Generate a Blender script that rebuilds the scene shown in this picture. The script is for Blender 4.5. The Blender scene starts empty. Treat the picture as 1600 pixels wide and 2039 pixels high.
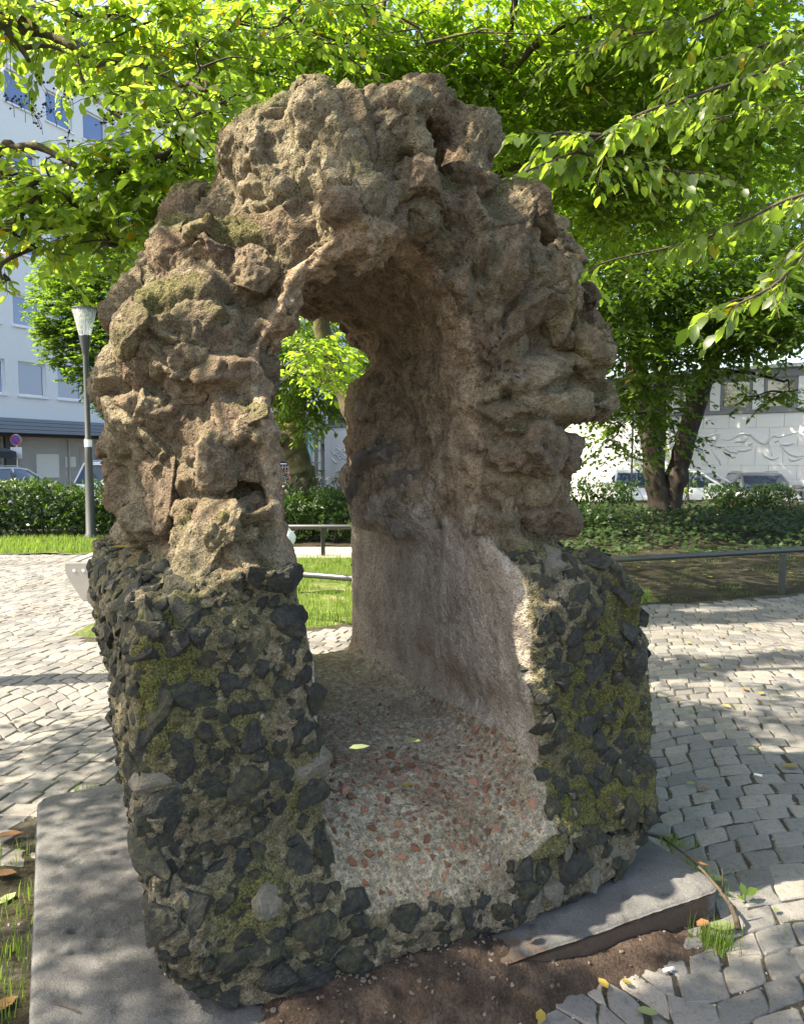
import bpy, bmesh, math, random
import numpy as np
from mathutils import Vector, Matrix
R = math.radians
random.seed(7); rng = np.random.default_rng(11)
scene = bpy.context.scene
col = scene.collection

# ------------------------------------------------------------------ camera, world, sun, exposure
FPX, CXP, CYP, EYE, PITCH = 1460.0, 800.0, 1019.5, 1.6, R(4.11)
cam_d = bpy.data.cameras.new('camera'); cam = bpy.data.objects.new('camera', cam_d); col.objects.link(cam)
cam.location = (0, 0, EYE); cam.rotation_euler = (math.pi/2 - PITCH, 0, 0)
cam_d.sensor_fit = 'VERTICAL'; cam_d.sensor_height = 36.0; cam_d.sensor_width = 36.0
cam_d.lens = 36.0*FPX/2039.0; cam_d.clip_start = 0.05; cam_d.clip_end = 600
scene.camera = cam

SUN_EL = R(50); SUNH = Vector((-0.98, -0.20)).normalized()
SUN = Vector((SUNH.x*math.cos(SUN_EL), SUNH.y*math.cos(SUN_EL), math.sin(SUN_EL)))
world = bpy.data.worlds.new('World'); scene.world = world; world.use_nodes = True
wn = world.node_tree.nodes; wl = world.node_tree.links
sky = wn.new('ShaderNodeTexSky'); sky.sky_type = 'NISHITA'; sky.sun_disc = False
sky.sun_elevation = SUN_EL; sky.sun_rotation = math.atan2(SUNH.x, SUNH.y)
sky.air_density = 1.0; sky.dust_density = 2.5; sky.ozone_density = 1.0
bg = wn['Background']; wl.new(sky.outputs[0], bg.inputs[0]); bg.inputs[1].default_value = 0.15
sun_d = bpy.data.lights.new('sun', 'SUN'); sun_d.energy = 5.0; sun_d.angle = R(0.53); sun_d.color = (1.0, 0.93, 0.82)
sun_o = bpy.data.objects.new('sun', sun_d); col.objects.link(sun_o)
sun_o.rotation_euler = SUN.to_track_quat('Z', 'Y').to_euler(); sun_o.location = (-8, 6, 12)
vs = scene.view_settings; vs.view_transform = 'Standard'; vs.look = 'None'; vs.exposure = 1.85; vs.gamma = 1.0; vs.use_curve_mapping = False
vs.use_white_balance = True; vs.white_balance_temperature = 7200; vs.white_balance_tint = 8
scene.cycles.max_bounces = 10; scene.cycles.diffuse_bounces = 5; scene.cycles.transmission_bounces = 8; scene.cycles.transparent_max_bounces = 8
scene.cycles.use_denoising = True

# ------------------------------------------------------------------ projection helpers (picture pixel -> place)
_cp, _sp = math.cos(PITCH), math.sin(PITCH)
def ray(px, py):
    x = (px-CXP)/FPX; y = (CYP-py)/FPX
    return np.array([x, _cp + y*_sp, -_sp + y*_cp])
def gnd(px, py, z=0.0):
    d = ray(px, py); t = (z-EYE)/d[2]; return np.array([d[0]*t, d[1]*t, z])
def atY(px, py, Y):
    d = ray(px, py); t = Y/d[1]; return np.array([d[0]*t, Y, EYE+d[2]*t])
TH = math.atan2(0.4305, 0.9026); CT, ST = math.cos(TH), math.sin(TH)
U0, V0 = 1.09, 2.65                       # ruin origin in its own (along face, into depth) axes
def uv2w(u, v, z=0.0): return np.array([CT*u - ST*v, ST*u + CT*v, z])
def atv(px, py, v):
    d = ray(px, py); du = CT*d[0]+ST*d[1]; dv = -ST*d[0]+CT*d[1]
    t = v/dv; return np.array([du*t, v, EYE+d[2]*t]), t

# ------------------------------------------------------------------ numpy noise
_perm = rng.permutation(4096).astype(np.int64)
_grad = rng.normal(size=(4096, 3)); _grad /= np.linalg.norm(_grad, axis=1)[:, None]
def _h(i, j, k): return _perm[(_perm[(_perm[i & 4095] + j) & 4095] + k) & 4095]
def pn(P, freq, seed=0):
    P = np.asarray(P, float)*freq + seed*17.31
    I = np.floor(P).astype(np.int64); f = P - I
    w = f*f*f*(f*(f*6-15)+10); out = np.zeros(len(P))
    for a in (0, 1):
        for b in (0, 1):
            for c in (0, 1):
                g = _grad[_h(I[:, 0]+a, I[:, 1]+b, I[:, 2]+c)]
                d = (f - (a, b, c))
                out += (g*d).sum(1)*(w[:, 0] if a else 1-w[:, 0])*(w[:, 1] if b else 1-w[:, 1])*(w[:, 2] if c else 1-w[:, 2])
    return out*1.6
def fbm(P, freq, octs, seed=0, gain=.5):
    o = 0; a = 1
    for i in range(octs): o = o + a*pn(P, freq*2.03**i, seed+i); a *= gain
    return o
def worley(P, freq, seed=0, ids=False):
    P = np.asarray(P, float)*freq + seed*9.7
    I = np.floor(P).astype(np.int64); f = P - I; best = np.full(len(P), 9.0); sec = np.full(len(P), 9.0); hb = np.zeros(len(P), np.int64); dl = np.zeros((len(P), 3))
    for a in (-1, 0, 1):
        for b in (-1, 0, 1):
            for c in (-1, 0, 1):
                h = _h(I[:, 0]+a, I[:, 1]+b, I[:, 2]+c)
                q = np.stack([((h*13) % 4096)/4096., ((h*29+7) % 4096)/4096., ((h*53+11) % 4096)/4096.], 1) + (a, b, c) - f
                d = np.sqrt((q**2).sum(1)); m = d < best; sec = np.minimum(sec, np.maximum(best, d)); best = np.where(m, d, best)
                if ids: hb = np.where(m, h, hb); dl = np.where(m[:, None], -q, dl)
    if ids: return best, sec, ((hb*97+3) % 4096)/4096., (_grad[hb]*dl).sum(1)/freq
    return best, sec

# ------------------------------------------------------------------ mesh helpers
def mesh_np(name, V, faces_flat, counts, smooth=False, attrs=None, mats=None, midx=None):
    V = np.ascontiguousarray(V, np.float32); F = np.ascontiguousarray(faces_flat, np.int32); C = np.ascontiguousarray(counts, np.int32)
    me = bpy.data.meshes.new(name)
    me.vertices.add(len(V)); me.vertices.foreach_set('co', V.ravel())
    me.loops.add(len(F)); me.loops.foreach_set('vertex_index', F)
    me.polygons.add(len(C)); me.polygons.foreach_set('loop_start', np.concatenate([[0], np.cumsum(C)[:-1]]).astype(np.int32))
    me.polygons.foreach_set('use_smooth', np.full(len(C), smooth))
    for k, a in (attrs or {}).items():
        at = me.attributes.new(k, 'FLOAT', 'POINT'); at.data.foreach_set('value', np.ascontiguousarray(a, np.float32))
    for m in (mats if isinstance(mats, (list, tuple)) else [mats] if mats else []): me.materials.append(m)
    if midx is not None: me.polygons.foreach_set('material_index', np.ascontiguousarray(midx, np.int32))
    me.update(calc_edges=True); me.validate(); return me
def link(name, me, parent=None, loc=None, rot=None, kind=None):
    o = bpy.data.objects.new(name, me); col.objects.link(o)
    if parent is not None: o.parent = parent
    if loc is not None: o.location = loc
    if rot is not None: o.rotation_euler = rot
    if kind: o['kind'] = kind
    return o
def tag(o, label, cat, group=None):
    o['label'] = label; o['category'] = cat
    if group: o['group'] = group
    return o
def thing(name, label, cat, loc=(0, 0, 0), rz=0.0, group=None):
    o = bpy.data.objects.new(name, None); col.objects.link(o); o.location = loc; o.rotation_euler = (0, 0, rz)
    o.empty_display_size = .2
    return tag(o, label, cat, group)
class MB:                                   # collects simple solids, builds ONE mesh
    def __init__(s): s.V = []; s.F = []; s.n = 0
    def add(s, V, F):
        s.V += [tuple(v) for v in V]; s.F += [tuple(i+s.n for i in f) for f in F]; s.n += len(V); return s
    def box(s, x0, y0, z0, x1, y1, z1):
        V = [(x0,y0,z0),(x1,y0,z0),(x1,y1,z0),(x0,y1,z0),(x0,y0,z1),(x1,y0,z1),(x1,y1,z1),(x0,y1,z1)]
        return s.add(V, [(0,3,2,1),(4,5,6,7),(0,1,5,4),(1,2,6,5),(2,3,7,6),(3,0,4,7)])
    def tube(s, pts, rad, n=8, cap=True):
        pts = [Vector(p) for p in pts]; rad = rad if hasattr(rad, '__len__') else [rad]*len(pts)
        base = s.n; V = []; F = []; up = Vector((0, 0, 1)); prev = None
        for i, p in enumerate(pts):
            d = (pts[min(i+1, len(pts)-1)] - pts[max(i-1, 0)]).normalized()
            if prev is None:
                a = d.cross(up if abs(d.z) < .95 else Vector((1, 0, 0))).normalized()
            else:
                a = (prev - d*prev.dot(d)).normalized()
            prev = a; b = d.cross(a)
            for k in range(n):
                t = 2*math.pi*k/n; V.append(p + (a*math.cos(t)+b*math.sin(t))*rad[i])
        for i in range(len(pts)-1):
            for k in range(n):
                k2 = (k+1) % n; F.append((i*n+k, i*n+k2, (i+1)*n+k2, (i+1)*n+k))
        if cap: F.append(tuple(reversed(range(n)))); F.append(tuple((len(pts)-1)*n+k for k in range(n)))
        return s.add(V, F)
    def lathe(s, prof, n=16, c=(0, 0)):     # prof: list of (r, z)
        V = []; F = []
        for r, z in prof:
            for k in range(n):
                t = 2*math.pi*k/n; V.append((c[0]+r*math.cos(t), c[1]+r*math.sin(t), z))
        for i in range(len(prof)-1):
            for k in range(n):
                k2 = (k+1) % n; F.append((i*n+k, i*n+k2, (i+1)*n+k2, (i+1)*n+k))
        return s.add(V, F)
    def prism(s, poly, y0, y1):             # poly in (x,z), extruded along y
        n = len(poly); V = [(x, y0, z) for x, z in poly]+[(x, y1, z) for x, z in poly]
        F = [tuple(range(n)), tuple(reversed(range(n, 2*n)))]+[(i, i+n, (i+1) % n+n, (i+1) % n) for i in range(n)]
        return s.add(V, F)
    def build(s, name, m, parent=None, smooth=False, bevel=0, loc=None, rot=None, kind=None):
        me = bpy.data.meshes.new(name); me.from_pydata(s.V, [], s.F); me.validate()
        if bevel:
            bm = bmesh.new(); bm.from_mesh(me); bmesh.ops.recalc_face_normals(bm, faces=bm.faces)
            bmesh.ops.bevel(bm, geom=list(bm.edges), offset=bevel, segments=2, affect='EDGES', clamp_overlap=True); bm.to_mesh(me); bm.free()
        else:
            bm = bmesh.new(); bm.from_mesh(me); bmesh.ops.recalc_face_normals(bm, faces=bm.faces); bm.to_mesh(me); bm.free()
        if smooth:
            me.polygons.foreach_set('use_smooth', [True]*len(me.polygons))
        me.materials.append(m); me.update()
        return link(name, me, parent, loc, rot, kind)

# ------------------------------------------------------------------ material helper
class G:
    def __init__(s, name):
        s.m = bpy.data.materials.new(name); s.m.use_nodes = True; s.t = s.m.node_tree; s.n = s.t.nodes; s.l = s.t.links
        s.b = s.n['Principled BSDF']; s.out = s.n['Material Output']; s._c = {}
    def N(s, typ, **kw):
        x = s.n.new(typ)
        for k, v in kw.items(): setattr(x, k, v)
        return x
    def set(s, sock, v):
        if hasattr(v, 'is_output') or isinstance(v, bpy.types.NodeSocket): s.l.new(v, sock)
        elif v is not None:
            if isinstance(v, (tuple, list)) and len(v) == 3 and sock.type == 'RGBA': v = (*v, 1)
            sock.default_value = v
    def co(s, kind='Object'):
        if 'tc' not in s._c: s._c['tc'] = s.N('ShaderNodeTexCoord')
        return s._c['tc'].outputs[kind]
    def pos(s):
        if 'gm' not in s._c: s._c['gm'] = s.N('ShaderNodeNewGeometry')
        return s._c['gm'].outputs['Position']
    def nrm_z(s):
        s.pos(); x = s.N('ShaderNodeSeparateXYZ'); s.l.new(s._c['gm'].outputs['Normal'], x.inputs[0]); return x.outputs[2]
    def rnd(s): return s.N('ShaderNodeObjectInfo').outputs['Random']
    def attr(s, name): return s.N('ShaderNodeAttribute', attribute_name=name).outputs['Fac']
    def scale(s, vec, sc):
        m = s.N('ShaderNodeMapping'); s.set(m.inputs[0], vec); m.inputs['Scale'].default_value = sc; return m.outputs[0]
    def noise(s, sc, det=4, rough=.55, vec=None, dist=0):
        x = s.N('ShaderNodeTexNoise'); s.set(x.inputs['Vector'], vec if vec is not None else s.co()); x.inputs['Scale'].default_value = sc
        x.inputs['Detail'].default_value = det; x.inputs['Roughness'].default_value = rough; x.inputs['Distortion'].default_value = dist; return x.outputs['Fac']
    def vor(s, sc, feat='F1', vec=None, out='Distance', rand=1):
        x = s.N('ShaderNodeTexVoronoi', feature=feat); s.set(x.inputs['Vector'], vec if vec is not None else s.co()); x.inputs['Scale'].default_value = sc
        x.inputs['Randomness'].default_value = rand; return x.outputs[out]
    def ramp(s, fac, stops, interp='LINEAR'):
        x = s.N('ShaderNodeValToRGB'); s.set(x.inputs[0], fac); cr = x.color_ramp; cr.interpolation = interp
        while len(cr.elements) < len(stops): cr.elements.new(.5)
        for e, (p, c) in zip(cr.elements, stops):
            e.position = p; e.color = (*(c if hasattr(c, '__len__') else (c, c, c)), 1)
        return x.outputs[0]
    def mix(s, fac, a, b, mode='MIX'):
        x = s.N('ShaderNodeMix', data_type='RGBA', blend_type=mode); s.set(x.inputs[0], fac); s.set(x.inputs[6], a); s.set(x.inputs[7], b); return x.outputs[2]
    def math(s, op, a, b=None, c=None, clamp=False):
        x = s.N('ShaderNodeMath', operation=op, use_clamp=clamp); s.set(x.inputs[0], a)
        if b is not None: s.set(x.inputs[1], b)
        if c is not None: s.set(x.inputs[2], c)
        return x.outputs[0]
    def bump(s, h, strength=.5, dist=.01, normal=None):
        x = s.N('ShaderNodeBump'); s.set(x.inputs['Height'], h); x.inputs['Strength'].default_value = strength; x.inputs['Distance'].default_value = dist
        if normal is not None: s.set(x.inputs['Normal'], normal)
        return x.outputs[0]
    def fin(s, color=None, rough=.8, normal=None, metal=0, spec=.5, **kw):
        s.set(s.b.inputs['Base Color'], color); s.set(s.b.inputs['Roughness'], rough); s.set(s.b.inputs['Normal'], normal)
        s.b.inputs['Metallic'].default_value = metal; s.b.inputs['Specular IOR Level'].default_value = spec
        for k, v in kw.items(): s.set(s.b.inputs[k], v)
        return s.m
M = {}
def plain(name, c, rough=.6, metal=0, var=.12, bump=.0, spec=.5):
    g = G(name); n = g.noise(6, 5, .6)
    cc = g.mix(n, tuple(x*(1-var) for x in c), tuple(min(1, x*(1+var)) for x in c))
    nr = g.bump(g.noise(60, 4), bump, .004) if bump else None
    M[name] = g.fin(cc, rough, nr, metal, spec); return M[name]
# ------------------------------------------------------------------ materials
def mat_ruin():
    g = G('ruin_mortar'); c = g.co()
    pl, ms, wm, lo, fl, ce, jo = (g.attr(k) for k in ('plaster', 'moss', 'warm', 'lower', 'floor', 'cell', 'joint'))
    n0, n1, n2, n3, n4 = g.noise(1.5, 4, .6), g.noise(3.6, 6, .62), g.noise(12, 6, .62), g.noise(48, 5, .65), g.noise(170, 3, .6)
    jit = lambda a, amt: g.math('ADD', a, g.math('MULTIPLY', g.math('SUBTRACT', n2, .5), amt))
    edge = lambda a: g.ramp(g.math('ADD', jit(a, .9), g.math('MULTIPLY', g.math('SUBTRACT', n1, .5), .9)), [(.38, 0), (.62, 1)])
    f = g.math('ADD', g.math('MULTIPLY', n2, .7), g.math('MULTIPLY', n3, .3))
    a = g.ramp(f, [(.3, (.066, .049, .036)), (.5, (.138, .105, .078)), (.7, (.25, .197, .15))])
    b = g.ramp(f, [(.3, (.075, .052, .038)), (.5, (.155, .113, .083)), (.7, (.26, .197, .148))])
    cc = g.ramp(f, [(.3, (.093, .078, .056)), (.5, (.185, .156, .115)), (.7, (.305, .265, .203))])
    tuff = g.mix(g.ramp(ce, [(.38, 0), (.46, 1)]), a, b); tuff = g.mix(g.ramp(ce, [(.70, 0), (.78, 1)]), tuff, cc)
    jm = g.ramp(f, [(.3, (.105, .089, .064)), (.5, (.205, .174, .128)), (.7, (.32, .28, .215))]); tuff = g.mix(g.math('MULTIPLY', jo, g.ramp(n1, [(.4, .3), (.6, .9)])), tuff, jm)
    wt = g.ramp(f, [(.3, (.13, .093, .066)), (.5, (.32, .243, .178)), (.7, (.50, .395, .30))]); tuff = g.mix(g.math('MULTIPLY', edge(wm), .7), tuff, wt)
    mort = g.ramp(n3, [(.25, (.06, .052, .036)), (.5, (.145, .126, .092)), (.75, (.29, .26, .20))]); mort = g.mix(g.ramp(n1, [(.5, 0), (.7, .7)]), mort, g.ramp(n3, [(.3, (.13, .10, .075)), (.7, (.42, .36, .29))]))
    st = g.noise(5, 6, .65, g.scale(c, (2.6, 2.6, .9)), .6); pf = g.math('ADD', g.math('MULTIPLY', st, .28), g.math('ADD', g.math('MULTIPLY', n1, .34), g.math('ADD', g.math('MULTIPLY', n2, .2), g.math('MULTIPLY', n3, .18))))
    plas = g.ramp(pf, [(.36, (.17, .14, .12)), (.5, (.36, .318, .292)), (.64, (.56, .51, .475))])
    ck = g.ramp(g.vor(3.2, 'DISTANCE_TO_EDGE', g.mix(.06, c, g.N('ShaderNodeTexNoise').outputs['Color'])), [(.0, .6), (.008, 0)]); plas = g.mix(g.math('MULTIPLY', ck, g.ramp(n1, [(.5, 0), (.6, 1)])), plas, (.075, .06, .048)); plas = g.mix(g.ramp(n2, [(.58, 0), (.66, .55)]), plas, (.11, .088, .07))
    plas = g.mix(g.ramp(n0, [(.5, 0), (.62, .75)]), plas, g.ramp(pf, [(.36, (.14, .098, .066)), (.64, (.36, .265, .185))]))
    flo = g.ramp(n3, [(.28, (.14, .115, .085)), (.5, (.34, .295, .23)), (.7, (.56, .50, .41))]); flo = g.mix(g.ramp(n1, [(.50, 0), (.64, .6)]), flo, g.ramp(n3, [(.3, (.085, .06, .045)), (.7, (.26, .175, .12))]))
    base = g.mix(edge(lo), tuff, mort); base = g.mix(edge(pl), base, plas); base = g.mix(edge(fl), base, flo)
    mm = g.math('MULTIPLY', ms, g.ramp(g.math('ADD', n2, g.math('ADD', g.math('MULTIPLY', n3, .3), g.math('MULTIPLY', n1, .4))), [(.44, 0), (.74, 1)]))
    moss = g.ramp(n4, [(.3, (.03, .034, .008)), (.55, (.095, .10, .024)), (.8, (.20, .195, .06))])
    base = g.mix(g.math('MULTIPLY', mm, .88), base, moss)
    base = g.mix(g.ramp(g.noise(2.1, 5, .6, g.scale(c, (1, 1, .6))), [(.55, 0), (.72, .55)]), base, g.mix(1, base, (.42, .40, .38), 'MULTIPLY'))
    base = g.mix(1, base, g.ramp(n4, [(.30, .5), (.5, 1), (.72, 1.25)]), 'MULTIPLY')
    pm = g.ramp(n1, [(.42, 0), (.62, 1)]); pit = g.ramp(g.vor(34), [(.06, 0), (.2, 1)]); pit2 = g.ramp(g.vor(95), [(.12, 0), (.36, 1)])
    base = g.mix(pm, base, g.mix(1, base, g.ramp(pit, [(0, .4), (.6, 1)]), 'MULTIPLY'))
    h = g.math('ADD', g.math('MULTIPLY', n2, .6), g.math('ADD', g.math('MULTIPLY', n3, .6), g.math('ADD', g.math('MULTIPLY', n4, .24), g.math('ADD', g.math('MULTIPLY', g.math('MULTIPLY', pit, pm), .3), g.math('MULTIPLY', pit2, .12)))))
    base = g.mix(1, base, (1.14, 1.09, .965), 'MULTIPLY')
    M['ruin'] = g.fin(base, .93, g.bump(h, 1.0, .034), spec=.25)
def mat_tuff():
    g = G('tuff'); c = g.co(); r = g.rnd()
    n1, n2, n3, n4 = g.noise(4.5, 6, .6), g.noise(13, 6, .62), g.noise(50, 5, .65), g.noise(170, 3, .6)
    f = g.math('ADD', g.math('MULTIPLY', n2, .7), g.math('MULTIPLY', n3, .3))
    a = g.ramp(f, [(.3, (.07, .052, .040)), (.5, (.155, .118, .09)), (.7, (.27, .212, .162))])
    b = g.ramp(f, [(.3, (.10, .083, .061)), (.5, (.21, .174, .13)), (.7, (.34, .29, .223))])
    d = g.ramp(f, [(.3, (.05, .038, .031)), (.5, (.115, .086, .069)), (.7, (.20, .155, .122))])
    base = g.mix(g.ramp(g.math('ADD', n1, g.math('MULTIPLY', g.math('SUBTRACT', r, .5), .7)), [(.40, 0), (.62, 1)]), a, b); base = g.mix(g.ramp(r, [(.72, 0), (.8, .85)]), base, d)
    up = g.math('MULTIPLY', g.ramp(g.nrm_z(), [(.50, 0), (.72, 1)]), g.ramp(n2, [(.38, 0), (.58, 1)]))
    sd = g.math('MULTIPLY', g.attr('moss'), g.ramp(n1, [(.42, 0), (.6, .75)]))
    moss = g.ramp(n4, [(.3, (.05, .054, .014)), (.6, (.145, .148, .045)), (.8, (.24, .235, .09))])
    base = g.mix(g.math('MAXIMUM', g.math('MULTIPLY', up, .6), sd), base, moss)
    base = g.mix(g.ramp(g.noise(2.5, 5), [(.56, 0), (.7, .5)]), base, g.mix(1, base, (.45, .43, .42), 'MULTIPLY'))
    base = g.mix(1, base, g.ramp(n4, [(.3, .55), (.5, 1), (.72, 1.22)]), 'MULTIPLY')
    pit = g.ramp(g.vor(30), [(.05, 0), (.19, 1)]); pit2 = g.ramp(g.vor(100), [(.12, 0), (.36, 1)]); msk = g.ramp(n1, [(.45, 0), (.62, 1)])
    base = g.mix(msk, base, g.mix(1, base, g.ramp(pit, [(0, .35), (.6, 1)]), 'MULTIPLY'))
    h = g.math('ADD', g.math('MULTIPLY', n2, .6), g.math('ADD', g.math('MULTIPLY', n3, .55), g.math('ADD', g.math('MULTIPLY', n4, .22), g.math('ADD', g.math('MULTIPLY', g.math('MULTIPLY', pit, msk), .3), g.math('MULTIPLY', pit2, .12)))))
    base = g.mix(1, base, (1.12, 1.07, .945), 'MULTIPLY')
    M['tuff'] = g.fin(base, .93, g.bump(h, 1.0, .032), spec=.25)
def mat_basalt(name='basalt', k=1.0, bd=.012):
    g = G(name); n1, n2, n3, n4 = g.noise(1.3*k, 4, .6), g.noise(3.2*k, 5, .62), g.noise(9*k, 5, .65), g.noise(30*k, 3, .6); r = g.rnd() if k == 1 else g.ramp(g.noise(26, 1, .5), [(.3, 0), (.7, 1)])
    f = g.math('ADD', g.math('MULTIPLY', n2, .5), g.math('MULTIPLY', n3, .5))
    a = g.ramp(f, [(.3, (.014, .014, .014)), (.5, (.036, .036, .035)), (.7, (.085, .083, .078))])
    b = g.ramp(f, [(.3, (.022, .02, .015)), (.5, (.058, .05, .038)), (.7, (.12, .105, .08))])
    d = g.ramp(f, [(.3, (.10, .085, .068)), (.5, (.20, .175, .145)), (.7, (.34, .31, .27))])
    base = g.mix(g.ramp(r, [(.6, 0), (.92, .8)]), a, b); base = g.mix(g.ramp(r, [(.955, 0), (.96, 1)]), base, d)
    moss = g.mix(n4, (.03, .035, .009), (.11, .115, .032))
    base = g.mix(g.math('MULTIPLY', g.ramp(g.math('ADD', n2, g.math('MULTIPLY', n1, .5)), [(.66, 0), (.92, .7)]), g.ramp(r, [(.15, .35), (.6, 1)])), base, moss)
    base = g.mix(g.ramp(g.math('ADD', n4, g.math('MULTIPLY', n3, .5)), [(.92, 0), (1.02, .55)]), base, (.26, .24, .19))
    base = g.mix(g.ramp(n1, [(.55, 0), (.72, .28)]), base, (.13, .115, .085))
    M[name] = g.fin(base, g.ramp(n3, [(.3, .55), (.7, .9)]), g.bump(g.math('ADD', n3, g.math('ADD', n2, g.math('MULTIPLY', n4, .35))), 1.0, bd), spec=.3)
def mat_ramp(name, sc, stops, rough=.85, b=.6, bd=.006, rnd=0, sc2=None):
    g = G(name); n = g.noise(sc, 6, .62); f = n
    if rnd: f = g.math('ADD', n, g.math('MULTIPLY', g.math('SUBTRACT', g.rnd(), .5), rnd))
    base = g.ramp(f, stops); n2 = g.noise(sc2 or sc*5, 5, .65)
    base = g.mix(1, base, g.ramp(n2, [(.3, .65), (.5, 1), (.75, 1.2)]), 'MULTIPLY')
    M[name] = g.fin(base, rough, g.bump(g.math('ADD', n, n2), b, bd), spec=.3); return M[name]
def mat_cobble():
    g = G('cobble_stone'); r = g.attr('rnd'); p = g.pos()
    n2, n3, n4 = g.noise(7, 5, .6, p), g.noise(40, 5, .65, p), g.noise(190, 3, .6, p)
    f = g.math('ADD', g.math('MULTIPLY', r, .75), g.math('MULTIPLY', n2, .3))
    base = g.ramp(f, [(.1, (.105, .103, .102)), (.4, (.15, .145, .14)), (.7, (.195, .182, .167)), (1, (.265, .236, .203))])
    base = g.mix(g.ramp(g.noise(1.1, 5, .65, p), [(.5, 0), (.68, .5)]), base, (.085, .074, .058)); base = g.mix(g.ramp(n3, [(.54, 0), (.70, .6)]), base, (.06, .056, .05))
    base = g.mix(1, base, g.ramp(n4, [(.3, .72), (.5, 1), (.75, 1.18)]), 'MULTIPLY')
    M['cobble'] = g.fin(base, g.ramp(n3, [(.3, .55), (.7, .8)]), g.bump(g.math('ADD', n3, g.math('MULTIPLY', n4, .35)), .5, .006), spec=.4)
def mat_concrete():
    g = G('slab_concrete'); n1, n2, n3, n4 = g.noise(2.2, 6, .6), g.noise(13, 6, .65), g.noise(60, 5, .7), g.noise(240, 2, .6)
    base = g.ramp(n1, [(.3, (.06, .06, .06)), (.5, (.102, .10, .098)), (.7, (.145, .141, .135))])
    base = g.mix(g.ramp(n2, [(.55, 0), (.70, .7)]), base, (.036, .035, .034))
    base = g.mix(1, base, g.ramp(n4, [(.3, .7), (.5, 1), (.7, 1.28)]), 'MULTIPLY')
    sp = g.ramp(g.vor(70), [(.07, .6), (.14, 0)]); base = g.mix(sp, base, (.27, .26, .245))
    base = g.mix(g.ramp(g.math('ADD', g.attr('soil'), g.math('ADD', g.math('MULTIPLY', g.math('SUBTRACT', n2, .5), 1.2), g.math('MULTIPLY', g.math('SUBTRACT', n3, .5), .9))), [(.42, 0), (.62, 1)]), base, g.mix(n3, (.045, .03, .022), (.12, .082, .06)))
    h = g.math('ADD', g.math('MULTIPLY', n2, .7), g.math('ADD', g.math('MULTIPLY', n3, .35), g.math('MULTIPLY', n4, .15)))
    M['slab'] = g.fin(base, .9, g.bump(h, .8, .012), spec=.25)
def mat_leaf(name, dark, light, tr, trans=.5, rough=.42, yellow=0, spec=.5):
    g = G(name); r = g.attr('rnd')
    n = g.noise(1.3, 3, .5, g.pos())
    f = g.math('ADD', g.math('MULTIPLY', r, .75), g.math('MULTIPLY', n, .25))
    c = g.ramp(f, [(.1, dark), (.85, light)])
    t = g.ramp(f, [(.1, tr), (.9, tuple(min(1, x*1.45) for x in tr))])
    if yellow:
        yf = g.ramp(r, [(1-yellow-.02, 0), (1-yellow, 1)]); c = g.mix(yf, c, (.30, .22, .02)); t = g.mix(yf, t, (.70, .45, .03))
    g.fin(c, rough, spec=spec)
    ts = g.N('ShaderNodeBsdfTranslucent'); g.set(ts.inputs[0], t)
    mx = g.N('ShaderNodeMixShader'); mx.inputs[0].default_value = trans
    g.l.new(g.b.outputs[0], mx.inputs[1]); g.l.new(ts.outputs[0], mx.inputs[2]); g.l.new(mx.outputs[0], g.out.inputs[0])
    M[name] = g.m
def mat_bark(name, a, b, moss=0):
    g = G(name); c = g.co(); n = g.noise(7, 6, .65, g.scale(c, (1, 1, .22))); n2 = g.noise(40, 5, .65, g.scale(c, (1, 1, .4)))
    base = g.ramp(n, [(.3, a), (.7, b)])
    if moss: base = g.mix(g.ramp(g.noise(2.5, 4), [(.45, 0), (.62, moss)]), base, (.12, .115, .03))
    M[name] = g.fin(base, .9, g.bump(g.math('ADD', n, g.math('MULTIPLY', n2, .4)), 1, .03), spec=.2)
def mat_soil(name, a, b, c, sc=9):
    g = G(name); p = g.pos(); n, n2, n3 = g.noise(1.6, 5, .6, p), g.noise(sc, 6, .65, p), g.noise(sc*9, 4, .7, p)
    base = g.ramp(n2, [(.3, a), (.52, b), (.75, c)])
    base = g.mix(1, base, g.ramp(n3, [(.3, .5), (.5, 1), (.75, 1.5)]), 'MULTIPLY')
    base = g.mix(1, base, g.ramp(n, [(.3, .8), (.7, 1.15)]), 'MULTIPLY')
    M[name] = g.fin(base, .95, g.bump(g.math('ADD', n2, n3), .8, .02), spec=.15)
def mat_glass(name, tint, rough=.03, refl=.5, dark=(.02, .025, .03)):
    g = G(name); g.fin(dark, rough, spec=1.0, **{'Coat Weight': refl, 'Coat Roughness': .02, 'Coat Tint': tint}); M[name] = g.m
def mat_clear(name):
    g = G(name); g.fin((.9, .93, .92), .08, **{'Transmission Weight': .0, 'Alpha': .17}); M[name] = g.m

mat_ruin(); mat_tuff(); mat_basalt(); mat_basalt('basalt_small', 22.0, .012); mat_cobble(); mat_concrete()
mat_ramp('brick_bit', 9, [(.25, (.13, .065, .04)), (.5, (.27, .12, .07)), (.75, (.38, .22, .145))], rnd=.5)
mat_ramp('grey_stone', 6, [(.3, (.075, .06, .048)), (.5, (.16, .13, .105)), (.75, (.29, .245, .205))], b=1.0, bd=.02)
mat_ramp('pebble', 9, [(.25, (.08, .065, .05)), (.5, (.17, .14, .112)), (.8, (.30, .27, .23))], rnd=.6)
mat_leaf('leaf_near', (.042, .08, .012), (.08, .13, .018), (.34, .50, .05), .56, .42, .02, spec=.8)
mat_leaf('leaf_big', (.04, .07, .014), (.08, .12, .02), (.31, .46, .04), .52, .42, .02, spec=.8)
mat_leaf('leaf_mid', (.04, .07, .012), (.075, .12, .017), (.30, .47, .03), .56, .44, spec=.7)
mat_leaf('leaf_far', (.035, .065, .014), (.065, .11, .02), (.19, .32, .025), .5, .42)
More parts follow.
